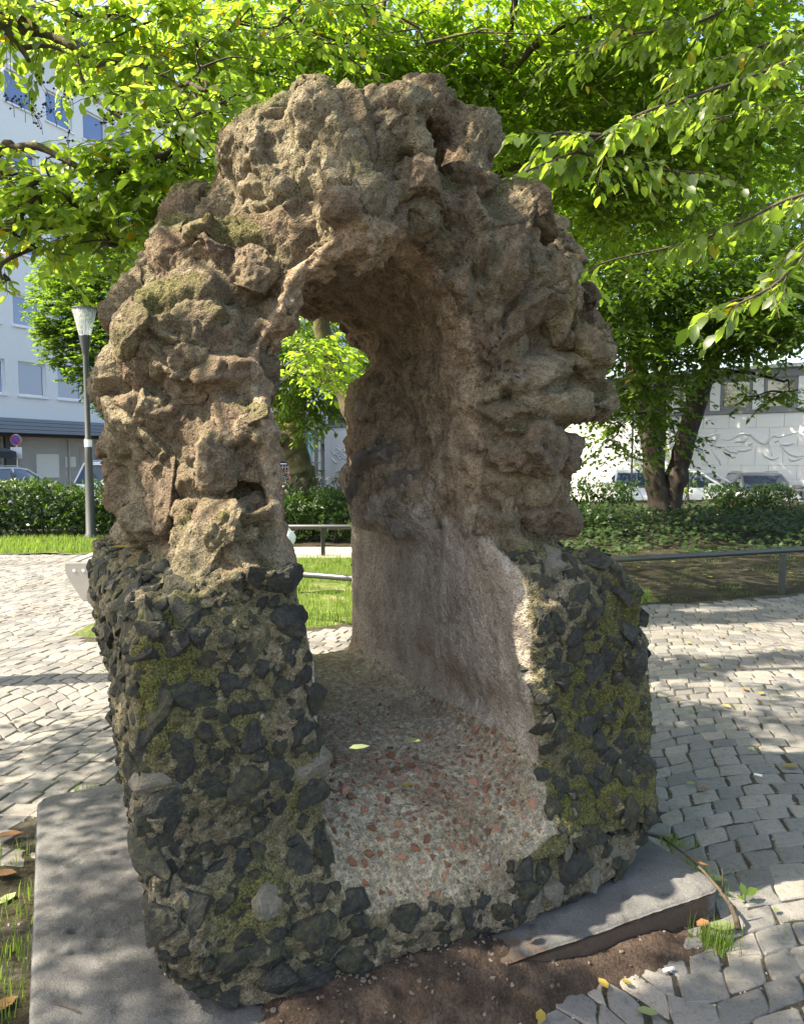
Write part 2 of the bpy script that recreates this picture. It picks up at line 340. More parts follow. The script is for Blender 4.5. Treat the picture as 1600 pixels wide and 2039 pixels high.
mat_leaf('leaf_dark', (.02, .04, .014), (.04, .068, .02), (.05, .09, .02), .35, .5)
mat_leaf('leaf_laurel', (.012, .03, .008), (.036, .072, .013), (.09, .19, .016), .3, .42, spec=.35)
mat_leaf('leaf_ivy', (.02, .04, .012), (.042, .072, .022), (.06, .11, .02), .3, .5, spec=.3)
mat_leaf('grass_blade', (.055, .10, .018), (.13, .19, .03), (.22, .34, .04), .45, .5)
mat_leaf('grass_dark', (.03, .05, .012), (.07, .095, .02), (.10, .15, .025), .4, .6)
mat_leaf('leaf_fallen', (.20, .16, .03), (.42, .32, .07), (.5, .4, .08), .25, .6)
mat_leaf('leaf_fallen_green', (.12, .15, .06), (.26, .30, .14), (.3, .35, .1), .25, .55)
mat_leaf('leaf_fallen_brown', (.12, .06, .02), (.26, .13, .05), (.3, .15, .05), .15, .7)
mat_bark('bark', (.02, .016, .013), (.065, .053, .042))
mat_bark('bark_moss', (.04, .032, .024), (.11, .09, .068), .8)
mat_bark('bark_branch', (.04, .03, .022), (.12, .095, .07))
mat_soil('soil', (.03, .021, .016), (.065, .046, .035), (.12, .088, .066), 14)
mat_soil('joint_soil', (.04, .036, .027), (.085, .076, .058), (.16, .145, .115), 40)
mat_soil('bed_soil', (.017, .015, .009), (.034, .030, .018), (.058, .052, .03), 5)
mat_soil('lawn_soil', (.05, .07, .018), (.09, .12, .03), (.24, .20, .12), 3)
mat_soil('path_gravel', (.22, .19, .16), (.36, .32, .27), (.46, .42, .37), 6)
mat_soil('asphalt', (.04, .04, .042), (.055, .055, .057), (.075, .075, .075), 30)
# ------------------------------------------------------------------ the ruin: a signed-distance body, meshed with surface nets
def poly_sdf(poly, X, Z):
    P = np.array(poly, float); n = len(P)
    x = X[:, None]+0*Z[None, :]; z = 0*X[:, None]+Z[None, :]
    d = np.full(x.shape, 1e9); inside = np.zeros(x.shape, bool)
    for i in range(n):
        a, b = P[i], P[(i+1) % n]; e = b-a
        t = np.clip(((x-a[0])*e[0]+(z-a[1])*e[1])/(e@e), 0, 1)
        d = np.minimum(d, (x-a[0]-t*e[0])**2+(z-a[1]-t*e[1])**2)
        c = ((a[1] > z) != (b[1] > z)) & (x < (b[0]-a[0])*(z-a[1])/(b[1]-a[1]+1e-12)+a[0]); inside ^= c
    return np.where(inside, -1, 1)*np.sqrt(d)
def smin(a, b, k):
    h = np.clip(.5+.5*(b-a)/k, 0, 1); return b*(1-h)+a*h-k*h*(1-h)
def smax(a, b, k): return -smin(-a, -b, k)

F_OUT = [(.36,.07),(.25,.17),(.19,.36),(.18,.6),(.17,.9),(.17,1.1),(.2,1.19),(.33,1.25),(.33,1.4),(.31,1.6),(.29,1.75),(.28,1.95),(.30,2.08),(.36,2.2),(.43,2.31),(.47,2.43),(.56,2.54),(.7,2.58),(.9,2.68),(1.05,2.69),(1.2,2.63),(1.32,2.52),(1.47,2.45),(1.57,2.36),(1.65,2.28),(1.68,2.14),(1.75,2.04),(1.80,1.88),(1.81,1.76),(1.73,1.63),(1.68,1.5),(1.68,1.36),(1.72,1.28),(1.85,1.24),(1.99,1.12),(2.03,.9),(2.03,.6),(2.02,.42),(2.0,.31),(1.92,.18),(1.80,.09)]
B_OUT = [(.34,.09),(.27,.3),(.22,.6),(.16,.95),(.13,1.15),(.17,1.25),(.28,1.3),(.30,1.45),(.27,1.65),(.28,1.8),(.25,2.0),(.29,2.2),(.38,2.35),(.52,2.5),(.7,2.6),(1.0,2.65),(1.3,2.56),(1.55,2.38),(1.72,2.1),(1.78,1.8),(1.72,1.5),(1.72,1.28),(1.95,1.2),(1.98,.6),(1.9,.2),(1.8,.09)]
F_IN = [(.705,0),(.71,.6),(.70,1.0),(.655,1.2),(.617,1.36),(.572,1.62),(.555,1.88),(.60,2.05),(.66,2.16),(.75,2.25),(.894,2.30),(1.06,2.32),(1.18,2.24),(1.27,2.08),(1.346,1.82),(1.38,1.5),(1.406,1.3),(1.45,.9),(1.49,.5),(1.5,0)]
B_IN = [(.72,0),(.72,1.2),(.68,1.5),(.70,1.9),(.85,2.2),(1.02,2.27),(1.085,2.23),(1.238,2.23),(1.318,2.15),(1.40,2.05),(1.36,1.9),(1.38,1.5),(1.318,1.3),(1.32,.64),(1.34,0)]
HV = .0100; gx = np.arange(-.02, 2.22, HV); gy = np.arange(1.66, 3.62, HV); gz = np.arange(.03, 2.98, HV)
fo, bo, fi, bi = (poly_sdf(p, gx, gz) for p in (F_OUT, B_OUT, F_IN, B_IN))
def s_of(v): return np.clip((v-2.0)/1.4, 0, 1)
VF = ([.05,.12,.22,.36,.5,1.1,1.22,1.30,1.36,1.6,2.0,2.4,2.6,2.9], [1.87,1.86,1.87,1.90,1.98,2.02,2.06,2.16,2.19,2.18,2.16,2.15,2.15,2.25])
def LIMB(u, z): return sst(1.30, 1.55, z)*np.clip(.78-u, 0, .6)*.55 + sst(1.7, 2.5, z)*sst(1.0, .45, u)*.34 + sst(2.3, 2.8, z)*.12 + sst(1.5, 1.9, u)*.16*sst(1.25, 1.4, z)
sst = lambda a, b, x: (lambda t: t*t*(3-2*t))(np.clip((x-a)/(b-a), 0, 1))
def floor_z(u, v):
    z = np.interp(v, [1.8,1.9,1.96,2.05,2.2,2.4,3.0,3.4,3.5], [.10,.30,.375,.44,.49,.53,.60,.64,.64])
    return z + .10*np.exp(-np.clip(1.44-u, 0, 9)/.07) + .05*np.exp(-np.clip(u-.72, 0, 9)/.06)
U, Vv, Z = gx[:, None, None], gy[None, :, None], gz[None, None, :]
s3 = s_of(Vv)
D = fo[:, None, :]*(1-s3) + bo[:, None, :]*s3
front = np.interp(gz, *VF)[None, None, :] + .05*np.clip((U-1.5)/.5, 0, 1)*(Z < 1.3) + .03*np.clip((U-1.1)/.6, 0, 1)*(Z < .3) + .20*np.clip((.52-U)/.3, 0, 1)*sst(.34, .05, Z) + LIMB(U, Z) - Vv
back = Vv - (3.42 - .12*np.clip((.4-Z)/.3, 0, 1))
D = smax(D, smax(front, back, .06), .07)
I3 = fi[:, None, :]*(1-s3) + bi[:, None, :]*s3
void = smax(I3, floor_z(U, Vv) - Z, .06)
D = smax(D, -void, .05+.16*sst(1.2, 1.5, Z)*sst(.9, 1.2, U)+.05*sst(.6, .9, Z)).astype(np.float32)
I3 = I3.astype(np.float32)

# boulders: picture pixel, distance into the ruin, half sizes (px, px, m), tilt, moss
BOUL = [(515,315,2.26,90,98,.24,-25,.5),(640,335,2.28,66,135,.24,-8,.35),(772,272,2.28,70,105,.25,4,.2),(818,398,2.28,62,66,.21,0,.1),(685,425,2.20,80,86,.23,12,.2),
 (552,440,2.30,62,110,.2,-25,.5),(868,240,2.45,38,45,.15,0,.6),(925,305,2.36,40,78,.18,22,.2),(905,405,2.35,56,70,.17,10,.2),(1030,432,2.30,55,72,.2,8,.3),
 (1084,470,2.42,28,36,.12,0,.3),(1120,520,2.38,32,38,.12,15,.2),(1100,597,2.26,54,84,.17,5,.9),(1010,560,2.30,58,80,.13,0,.3),(1140,702,2.25,56,58,.17,20,.9),
 (1166,685,2.50,34,58,.2,8,.3),(1160,590,2.55,24,30,.1,0,.2),(1110,812,2.25,95,34,.15,-6,.1),(1158,812,2.30,40,46,.14,0,.1),(1060,885,2.2,68,62,.12,0,.1),(1108,925,2.22,42,56,.12,0,.1),
 (1000,700,2.32,48,90,.10,8,.2),(1080,1015,2.24,66,58,.1,0,.1),(455,512,2.20,88,48,.18,-8,.6),(395,640,2.25,88,74,.2,28,.6),(510,570,2.20,62,66,.15,20,.2),
 (550,620,2.25,40,58,.15,10,.1),(375,725,2.20,74,84,.16,0,.1),(490,735,2.26,56,72,.13,0,.1),(268,655,2.52,46,74,.18,12,.6),(228,772,2.9,44,58,.2,10,.1),
 (292,835,2.36,58,54,.16,0,.1),(492,842,2.15,46,52,.15,0,.5),(430,915,2.15,58,74,.16,-5,.1),(512,935,2.20,34,56,.12,0,.1),(242,905,2.8,40,34,.16,18,.1),
 (440,1062,2.12,66,60,.13,-35,.2),(510,1045,2.20,48,68,.13,0,.3),(335,965,2.32,52,90,.13,0,.0),(322,505,2.78,44,68,.2,10,.5),(255,605,3.0,40,58,.2,10,.3),
 (385,425,2.95,48,34,.18,-20,.3),(390,456,2.5,23,25,.08,15,.4),(272,1015,2.75,38,62,.14,0,.0),(505,1135,2.12,62,22,.1,-6,.3),(600,240,2.65,52,46,.2,0,.7),(690,222,2.72,42,40,.18,0,.7),(820,222,2.6,42,44,.16,0,.5),
 (652,520,2.32,78,36,.2,-14,.0),(768,915,2.95,52,56,.2,0,.0),(732,1005,3.02,34,48,.16,10,.0),(812,1005,2.78,50,62,.18,0,.0),(724,878,3.18,26,40,.14,0,.0),(710,950,3.36,24,50,.1,0,.0),(710,800,3.38,20,36,.1,20,.0),(752,850,3.02,30,36,.14,0,.0),(742,790,3.1,26,40,.12,10,.0),
 (800,690,2.95,34,40,.08,0,.0),(880,700,2.75,40,60,.07,-20,.0),(930,840,2.62,60,34,.07,0,.0),(850,860,2.8,36,48,.07,0,.0),(940,960,2.55,46,52,.06,0,.0)]
bl = []
for k, (px, py, v, hx, hz, hd, ang, ms) in enumerate(BOUL):
    c, t = atv(px, py, v); c, t = atv(px, py, v+.85*float(LIMB(np.array(c[0]), np.array(c[2])))*(v < 2.5)); bl.append((c, np.array([hx*t/FPX, hd, hz*t/FPX]), R(-ang), ms, k))
for k, (u, v, z, a, b, c) in enumerate([(1.86,2.7,2.0,.16,.2,.2),(1.78,3.1,1.75,.15,.2,.18),(1.72,2.9,2.3,.15,.2,.16),(1.4,2.9,2.5,.2,.24,.15),(1.0,3.0,2.62,.22,.24,.14),(.6,3.2,2.5,.18,.22,.15),(.42,3.42,2.1,.17,.14,.2),(.45,3.42,1.6,.15,.12,.2),(1.6,3.44,1.6,.17,.12,.22),(1.5,3.44,2.3,.2,.12,.18),(1.0,3.44,2.5,.24,.12,.14)]):
    bl.append((np.array([u, v, z]), np.array([a, b, c]), rng.uniform(-.4, .4), .3, 100+k))
def rotp(du, dz, a): return du*math.cos(a)+dz*math.sin(a), -du*math.sin(a)+dz*math.cos(a)
for c, r, a, ms, k in bl:                       # mortar swells round every boulder's root
    m = r.max()+.12
    ix = slice(max(0, int((c[0]-m-gx[0])/HV)), max(0, int((c[0]+m-gx[0])/HV))); iy = slice(max(0, int((c[1]-m-gy[0])/HV)), max(0, int((c[1]+m-gy[0])/HV))); iz = slice(max(0, int((c[2]-m-gz[0])/HV)), max(0, int((c[2]+m-gz[0])/HV)))
    if ix.stop <= ix.start or iy.stop <= iy.start or iz.stop <= iz.start: continue
    du, dz = rotp(gx[ix][:, None, None]-c[0], gz[iz][None, None, :]-c[2], a); dv = gy[iy][None, :, None]-c[1]; rr = r*.97
    q = np.sqrt((du/rr[0])**2+(dv/rr[1])**2+(dz/rr[2])**2); e = ((q-1)*rr.min()).astype(np.float32)
    D[ix, iy, iz] = smin(D[ix, iy, iz], e, .10)
HOL = [(690,560,2.45,55,26,.14),(610,590,2.4,30,22,.1),(1208,1645,1.98,22,8,.08),(1178,1640,1.98,9,26,.05),(470,985,2.1,60,16,.07),(360,780,2.2,40,14,.06),(310,760,2.3,30,24,.08),(560,700,2.25,20,30,.06),(1000,830,2.15,60,12,.05),(1000,1930,1.95,30,14,.10),(760,1945,1.98,90,10,.10),(1000,1930,1.92,26,12,.09)]
for px, py, v, hx, hz, hd in HOL:
    c, t = atv(px, py, v); r = np.array([hx*t/FPX, hd, hz*t/FPX]); m = r.max()+.06
    ix = slice(max(0, int((c[0]-m-gx[0])/HV)), int((c[0]+m-gx[0])/HV)); iy = slice(max(0, int((c[1]-m-gy[0])/HV)), int((c[1]+m-gy[0])/HV)); iz = slice(max(0, int((c[2]-m-gz[0])/HV)), max(1, int((c[2]+m-gz[0])/HV)))
    q = np.sqrt(((gx[ix][:, None, None]-c[0])/r[0])**2+((gy[iy][None, :, None]-c[1])/r[1])**2+((gz[iz][None, None, :]-c[2])/r[2])**2)
    D[ix, iy, iz] = smax(D[ix, iy, iz], -((q-1)*r.min()).astype(np.float32), .02)

def surface_nets(V, org, h):
    S = V < 0; c = np.zeros(tuple(n-1 for n in V.shape), np.int8); off = [(a, b, d) for a in (0, 1) for b in (0, 1) for d in (0, 1)]
    nx, ny, nz = V.shape
    for a, b, d in off: c += S[a:nx-1+a, b:ny-1+b, d:nz-1+d]
    mixd = (c > 0) & (c < 8); ii = np.argwhere(mixd); idx = np.full(c.shape, -1, np.int32); idx[mixd] = np.arange(len(ii), dtype=np.int32)
    val = np.stack([V[ii[:, 0]+a, ii[:, 1]+b, ii[:, 2]+d] for a, b, d in off], 1)
    acc = np.zeros((len(ii), 3)); cnt = np.zeros(len(ii)); offa = np.array(off, float)
    for i in range(8):
        for j in range(i+1, 8):
            if np.abs(offa[i]-offa[j]).sum() != 1: continue
            va, vb = val[:, i], val[:, j]; cr = (va < 0) != (vb < 0); t = np.where(cr, va/np.where(cr, va-vb, 1), 0)
            acc += np.where(cr[:, None], offa[i]+t[:, None]*(offa[j]-offa[i]), 0); cnt += cr
    P = (ii+acc/cnt[:, None])*h+np.array(org); Q = []
    for ax in range(3):
        A = np.moveaxis(S, ax, 0); Ix = np.moveaxis(idx, ax, 0)
        ed = A[:-1] != A[1:]; ed[:, 0, :] = ed[:, -1, :] = False; ed[:, :, 0] = ed[:, :, -1] = False
        e = np.argwhere(ed); i, j, k = e.T
        q = np.stack([Ix[i, j-1, k-1], Ix[i, j, k-1], Ix[i, j, k], Ix[i, j-1, k]], 1); ins = A[i, j, k]
        if ax == 1: ins = ~ins
        q[~ins] = q[~ins][:, ::-1]; Q.append(q)
    return P, np.concatenate(Q)
BP, BQ = surface_nets(D, (gx[0], gy[0], gz[0]), HV)
def vnorm(P, Q):
    n = np.cross(P[Q[:, 2]]-P[Q[:, 0]], P[Q[:, 3]]-P[Q[:, 1]]); N = np.zeros_like(P)
    for k in range(4):
        for a in range(3): N[:, a] += np.bincount(Q[:, k], n[:, a], len(P))
    return N/np.maximum(np.linalg.norm(N, axis=1), 1e-9)[:, None]
BN = vnorm(BP, BQ)
def nrm2(P, Q, N):
    n = vnorm(P, Q)+N; return n/np.linalg.norm(n, axis=1)[:, None]
iu = np.clip(((BP[:, 0]-gx[0])/HV).astype(int), 0, len(gx)-1); iv = np.clip(((BP[:, 1]-gy[0])/HV).astype(int), 0, len(gy)-1); iz = np.clip(((BP[:, 2]-gz[0])/HV).astype(int), 0, len(gz)-1)
inn = I3[iu, iv, iz]; flz = floor_z(BP[:, 0], BP[:, 1])
w1 = fbm(BP, 4, 3, 3)*.07
inner_m = sst(.05, .0, inn)*sst(1.98, 2.10, BP[:, 1]+w1*.8)
floor_m = sst(.10, .03, np.abs(BP[:, 2]-flz))*sst(.03, -.03, inn+w1*.5)*sst(.4, .62, BN[:, 2]+.15)
plas_m = inner_m*sst(1.70, 1.12, BP[:, 2]+w1*1.6)*(1-floor_m)
lower_m = sst(1.33, 1.24, BP[:, 2]+w1*.8)*(1-plas_m)*(1-floor_m)
warm_m = inner_m*sst(1.05, 1.7, BP[:, 2]+w1*1.6)*(1-floor_m)
frontness = sst(.2, .8, -BN[:, 1])
moss_m = lower_m*(.25+.75*frontness)*sst(.16, .42, BP[:, 2])*np.clip(.62+1.1*fbm(BP, 3, 2, 9), 0, 1)
moss_m += (1-lower_m)*(1-inner_m)*(.22*frontness*np.clip(.5+fbm(BP, 3.5, 2, 12), 0, 1)+.8*sst(.55, .85, BN[:, 2]))
moss_m = moss_m*(1-.8*floor_m); moss_m += floor_m*.02*sst(2.3, 1.9, BP[:, 1])
up_m = 1-np.clip(plas_m+floor_m+lower_m, 0, 1)
w, w2 = worley(BP, 13, 2)
wp = np.stack([pn(BP, 5, 70+k) for k in range(3)], 1)*.06; dx_, dz_ = BP[:, 0]-1.08, BP[:, 2]-1.72; an_ = np.arctan2(np.abs(dx_), np.maximum(dz_, 1e-3)); ss_ = np.sign(dx_)*(np.where(dz_ > 0, .78*an_, .78*math.pi/2-dz_)); rr_ = np.where(dz_ > 0, np.hypot(dx_, dz_), np.abs(dx_))
cw, cw2, cid, tlt = worley(np.stack([ss_, rr_*.55, BP[:, 1]*.8], 1)+wp, 4.0, 7, True); joint = sst(.20, .02, cw2-cw)
stone_w = up_m*(1-.8*inner_m)
disp0 = ((cid-.5)*.04 + np.clip(tlt*.45, -.05, .05)*(1-joint) + .015*(.45-cw) - .014*joint**1.5 - .012)*stone_w
lw, lw2, lid, _ = worley(BP+wp*.5, 2.6, 9, True); disp0 += ((lid-.5)*.05)*lower_m*sst(.05, .3, lw2-lw)
GRV = [[(556,232),(600,330),(622,470)],[(705,208),(742,345),(762,450)],[(846,240),(862,330),(902,440)],[(985,345),(992,480),(960,560)],[(1088,440),(1062,560),(1010,640)],[(425,405),(540,455),(602,520)],[(300,560),(420,590),(540,600)],[(250,745),(400,780),(530,770)],[(1150,640),(1090,680),(1010,700)],[(1215,770),(1100,775),(1010,790)],[(640,470),(700,500),(750,478)],[(770,330),(830,335),(905,345)],[(300,985),(420,985),(545,975)],[(1170,860),(1080,850),(1000,880)]]
grv = np.zeros(len(BP))
for ln in GRV:
    q = [atv(x, y, 2.2)[0] for x, y in ln]; wb = .03*fbm(BP, 7, 2, 77)
    for a_, b_ in zip(q, q[1:]):
        A2, B2 = a_[[0, 2]], b_[[0, 2]]; e_ = B2-A2; X2 = BP[:, [0, 2]]-A2; t_ = np.clip(X2@e_/(e_@e_), 0, 1); grv = np.maximum(grv, sst(.045, .004, np.linalg.norm(X2-t_[:, None]*e_, axis=1)+wb))
grv *= up_m*sst(2.75, 2.55, BP[:, 1])*(1-.7*inner_m); joint = np.maximum(joint, grv)
rg1 = np.abs(pn(BP, 17, 90)); rg2 = np.abs(pn(BP, 38, 91)); wq, _ = worley(BP, 34, 5); pm_k = np.clip(.3+1.2*fbm(BP, 3, 2, 93), 0, 1)
disp = disp0 - (.010*sst(.22, 0, rg1)+.005*sst(.25, 0, rg2))*(up_m*(1-.3*inner_m)+.3*lower_m) - .007*sst(.42, .2, wq)*pm_k*up_m - .05*grv + fbm(BP, 3.2, 2, 20)*(.022*up_m+.008*lower_m+.006*plas_m+.008*floor_m)
disp += fbm(BP, 9, 3, 24)*(.017*up_m+.011*lower_m+.003*plas_m+.007*floor_m)
disp += fbm(BP, 30, 2, 28)*(.0085*up_m+.006*lower_m+.0035*plas_m+.006*floor_m)
disp += -.020*sst(.34, .12, w)*(up_m*.8+lower_m*.4)
disp += (sst(.0, .12, w2-w)-1)*.010*(lower_m*.9+up_m*.25)
st = np.stack([BP[:, 0]*3.0, BP[:, 1]*3.0, BP[:, 2]*.5], 1); disp += fbm(st, 9, 2, 31)*.006*plas_m
disp += -.02*sst(.12, .0, np.abs(BP[:, 2]-(flz+.10+w1)))*plas_m*sst(1.3, 1.42, BP[:, 0])
BP2 = BP+BN*disp[:, None]; BN = nrm2(BP2, BQ, BN)
ruin = thing('ancient_arch_ruin', 'tall weathered ancient stone arch with tuff boulders above and dark basalt rubble piers below', 'ruin', tuple(uv2w(U0, V0)), TH)
OFF = np.array([U0, V0, 0])
at = dict(plaster=plas_m, moss=np.clip(moss_m, 0, 1), warm=np.clip(warm_m, 0, 1), lower=np.clip(lower_m, 0, 1), floor=np.clip(floor_m, 0, 1), cell=np.clip(cid, 0, 1), joint=joint)
link('mortar_core', mesh_np('mortar_core', BP2-OFF, BQ.ravel(), np.full(len(BQ), 4), True, at, M['ruin']), ruin)

def ico(sub):
    bm = bmesh.new(); bmesh.ops.create_icosphere(bm, subdivisions=sub, radius=1); bm.verts.ensure_lookup_table()
    V = np.array([v.co[:] for v in bm.verts]); F = np.array([[v.index for v in f.verts] for f in bm.faces]); bm.free(); return V, F
ICO5, ICO4, ICO3 = ico(6), ico(5), ico(4)
def rock(V, r, seed, cuts=13, box=.62, amp=1.0):
    g = np.random.default_rng(seed); P = np.sign(V)*np.abs(V)**box; P = P/np.max(np.abs(P), axis=1)[:, None]*.35*np.linalg.norm(V, axis=1)[:, None]+V*.68
    for _ in range(cuts):
        n = g.normal(size=3); n /= np.linalg.norm(n); d = P@n-g.uniform(.5, .82); P = P-np.clip(d, 0, 9)[:, None]*n*.86
    P = P*r; Nn = V/np.linalg.norm(V, axis=1)[:, None]; sd = seed*.77
    dd = fbm(P+sd, 4.5, 2, 40)*.024+fbm(P+sd, 12, 3, 44)*.014+fbm(P+sd, 42, 2, 48)*.0055
    w, _ = worley(P+sd, 16, 4); dd -= .018*sst(.30, .08, w)*np.clip(.4+fbm(P+sd, 5, 1, 50), 0, 1)
    return P+Nn*(dd*amp)[:, None]
for c, r, a, ms, k in bl:
    V, F = ICO5 if r.max() > .12 else ICO4
    jamb = k < 100 and 700 < BOUL[k][0] < 822 and BOUL[k][1] > 770 and BOUL[k][2] > 2.7
    P = rock(V, r*(1.15 if jamb else 1.07), k, amp=1.0 if r.max() > .1 else .6); x, z = rotp(P[:, 0], P[:, 2], -a); P = np.stack([x, P[:, 1], z], 1)
    o = link('tuff_stone', mesh_np('tuff_stone', P, F.ravel(), np.full(len(F), 3), True, dict(moss=np.full(len(P), ms)), M['grey_stone' if jamb else 'tuff']), ruin, tuple(c-OFF))

# basalt chunks and floor rubble
def chunk_mesh(name, npts, seed, m, bev=.09, flat=1.0, lump=0):
    g = np.random.default_rng(seed); bm = bmesh.new()
    for _ in range(npts):
        p = g.normal(size=3); p /= np.linalg.norm(p); p *= g.uniform(.82, 1.08); p[2] *= flat; bm.verts.new(p)
    r = bmesh.ops.convex_hull(bm, input=bm.verts)
    bmesh.ops.delete(bm, geom=[e for e in r['geom_interior'] if isinstance(e, bmesh.types.BMVert)], context='VERTS')
    if bev: bmesh.ops.bevel(bm, geom=list(bm.edges), offset=bev, segments=1, affect='EDGES', clamp_overlap=True)
    if lump:
        bmesh.ops.triangulate(bm, faces=bm.faces); bmesh.ops.subdivide_edges(bm, edges=[e for e in bm.edges if e.calc_length() > .3], cuts=2, use_grid_fill=True); bmesh.ops.triangulate(bm, faces=bm.faces)
        P = np.array([v.co[:] for v in bm.verts]); dd = fbm(P+seed, 1.6, 2, 60)*lump+fbm(P+seed, 5, 2, 62)*lump*.5
        for v, d in zip(bm.verts, dd): v.co *= 1+d
    bmesh.ops.recalc_face_normals(bm, faces=bm.faces); me = bpy.data.meshes.new(name); bm.to_mesh(me); bm.free(); me.materials.append(m); return me
basalts = [chunk_mesh('basalt_chunk', 9+i % 6, 300+i, M['basalt'], .12, 1.0, .13) for i in range(26)]
bricks = [chunk_mesh('brick_fragment', 8+i % 3, 400+i, M['brick_bit'], 0) for i in range(12)]
pebs = [chunk_mesh('pebble', 12, 430+i, M['pebble'], 0) for i in range(8)]
camuv = np.array([0, 0, EYE]); vw = camuv-BP2; vw /= np.linalg.norm(vw, axis=1)[:, None]; facing = (vw*BN).sum(1)
okl = (lower_m > .6) & (BP2[:, 2] < 1.27) & (BP2[:, 2] > .11) & (inner_m < .4) & ~((BP2[:, 0] > .76) & (BP2[:, 0] < 1.46) & (BP2[:, 2] > .30) & (BP2[:, 1] < 3))
shuf = lambda m: (lambda q: q[rng.permutation(len(q))])(np.where(m)[0])
lowc = shuf(okl & (facing > .22)); lows = shuf(okl & (facing <= .22))
placed = np.zeros((0, 4))
def orient(n, spin):
    q = Vector(n).to_track_quat('Z', 'Y').to_matrix(); return q @ Matrix.Rotation(spin, 3, 'Z')
def place(cands, radii, gap, maxn):
    global placed
    out = []; ci = 0
    for r in radii:
        for _ in range(140 if r > .019 else 14):
            if ci >= len(cands) or len(out) >= maxn: return out
            i = cands[ci]; ci += 1; p = BP2[i]
            if len(placed) == 0 or (np.linalg.norm(placed[:, :3]-p, axis=1) > (placed[:, 3]+r)*gap).all():
                placed = np.vstack([placed, [*p, r]]); out.append((i, r)); break
    return out
rad = np.concatenate([rng.uniform(.056, .078, 50), rng.uniform(.038, .058, 130), rng.uniform(.022, .036, 260)])
got = place(lowc, rad, .61, 299)
for i, r in got:
    o = link('basalt_chunk', basalts[rng.integers(len(basalts))], ruin)
    s = Matrix.Diagonal((r*rng.uniform(1.05, 1.6), r*rng.uniform(.95, 1.3), r*rng.uniform(.55, .8)))
    o.matrix_local = Matrix.Translation(Vector(BP2[i]-OFF+BN[i]*(-.30*r))) @ (orient(BN[i], rng.uniform(0, 6.28)) @ s).to_4x4()
def bake(mesh_list, items, name, m, parent, kind='stuff'):
    VV, FF, CC, n = [], [], [], 0
    cache = []
    for me in mesh_list:
        v = np.array([x.co[:] for x in me.vertices]); cache.append((v, [list(p.vertices) for p in me.polygons]))
    for (p, nrm, r, fl) in items:
        v, f = cache[rng.integers(len(cache))]; mt = np.array(orient(nrm, rng.uniform(0, 6.28)) @ Matrix.Diagonal((r*rng.uniform(.7, 1.3), r, r*fl)))
        VV.append(v@mt.T+p)
        for q in f: FF += [x+n for x in q]; CC.append(len(q))
        n += len(v)
    return link(name, mesh_np(name, np.concatenate(VV), FF, CC, False, None, m), parent, kind=kind)
more = place(shuf(okl & (facing > .22)), np.concatenate([rng.uniform(.034, .05, 60), rng.uniform(.022, .036, 300)]), .58, 320)
bake(basalts, [(BP2[i]-OFF-BN[i]*.35*r, BN[i], r*1.2, .75) for i, r in more], 'small_basalt_rubble', M['basalt_small'], ruin)
side = place(lows, np.concatenate([rng.uniform(.045, .065, 90), rng.uniform(.028, .045, 420)]), .72, 420)
bake(basalts, [(BP2[i]-OFF-BN[i]*.2*r, BN[i], r, .75) for i, r in side], 'basalt_rubble', M['basalt_small'], ruin)
sm = place(shuf(okl & (facing > .0)), rng.uniform(.008, .022, 2600), .85, 1100)
bake([chunk_mesh('chip', 8, 500+i, M['basalt'], 0) for i in range(8)], [(BP2[i]-OFF, BN[i], r, .6) for i, r in sm[:int(len(sm)*.7)]], 'basalt_chips', M['basalt_small'], ruin)
bake(pebs, [(BP2[i]-OFF, BN[i], r*.9, .7) for i, r in sm[int(len(sm)*.7):]], 'mortar_pebbles', M['pebble'], ruin)
flc = np.where((floor_m > .45) & (BP2[:, 1] < 2.75) & (BP2[:, 0] > .72) & (BP2[:, 0] < 1.48))[0]
wgt = np.exp(-((BP2[flc, 1]-2.16)/.20)**2-((BP2[flc, 0]-1.1)/.33)**2)+.05; flc = flc[np.argsort(-np.log(rng.random(len(flc)))/wgt)]
fb = place(flc, np.concatenate([rng.uniform(.012, .021, 90), rng.uniform(.007, .014, 240)]), .85, 290)
for i, r in fb:
    o = link('brick_fragment', bricks[rng.integers(len(bricks))], ruin)
    o.matrix_local = Matrix.Translation(Vector(BP2[i]-OFF)) @ (orient(BN[i]+rng.normal(0, .25, 3), rng.uniform(0, 6.28)) @ Matrix.Diagonal((r*rng.uniform(.9, 1.4), r*.95, r*.85))).to_4x4()
fs = place(flc[::-1][:6000], rng.uniform(.005, .011, 1400), .9, 900)
bake(pebs, [(BP2[i]-OFF, BN[i], r, .7) for i, r in fs], 'floor_grit', M['pebble'], ruin)
# ------------------------------------------------------------------ ground, paving, slab
def grid_mesh(name, x0, x1, y0, y1, nx, ny, fz, m, kind='structure', inside=None, attrs=None, fxy=None, parent=None, smooth=True):
    xs = np.linspace(x0, x1, nx); ys = np.linspace(y0, y1, ny); X, Y = np.meshgrid(xs, ys, indexing='ij'); X = X.ravel(); Y = Y.ravel()
    Z = fz(X, Y); P = np.stack([X, Y, Z], 1)
    i = np.arange(nx-1)[:, None]*ny+np.arange(ny-1)[None, :]; i = i.ravel(); Q = np.stack([i, i+ny, i+ny+1, i+1], 1)
    if inside is not None:
        ok = inside(X, Y); Q = Q[ok[Q].all(1)]
    A = attrs(X, Y) if attrs else None
    if fxy is not None: P = fxy(P)
    return link(name, mesh_np(name, P, Q.ravel(), np.full(len(Q), 4), smooth, A, m), parent, kind=kind)
def n2(X, Y, f, o=3, s=0): return fbm(np.stack([X, Y, 0*X], 1), f, o, s)
def w2uv(x, y): return CT*x+ST*y, -ST*x+CT*y
def far_edge(x): return 7.0+.31*(x+.5)+.12*np.sin(x*1.3)
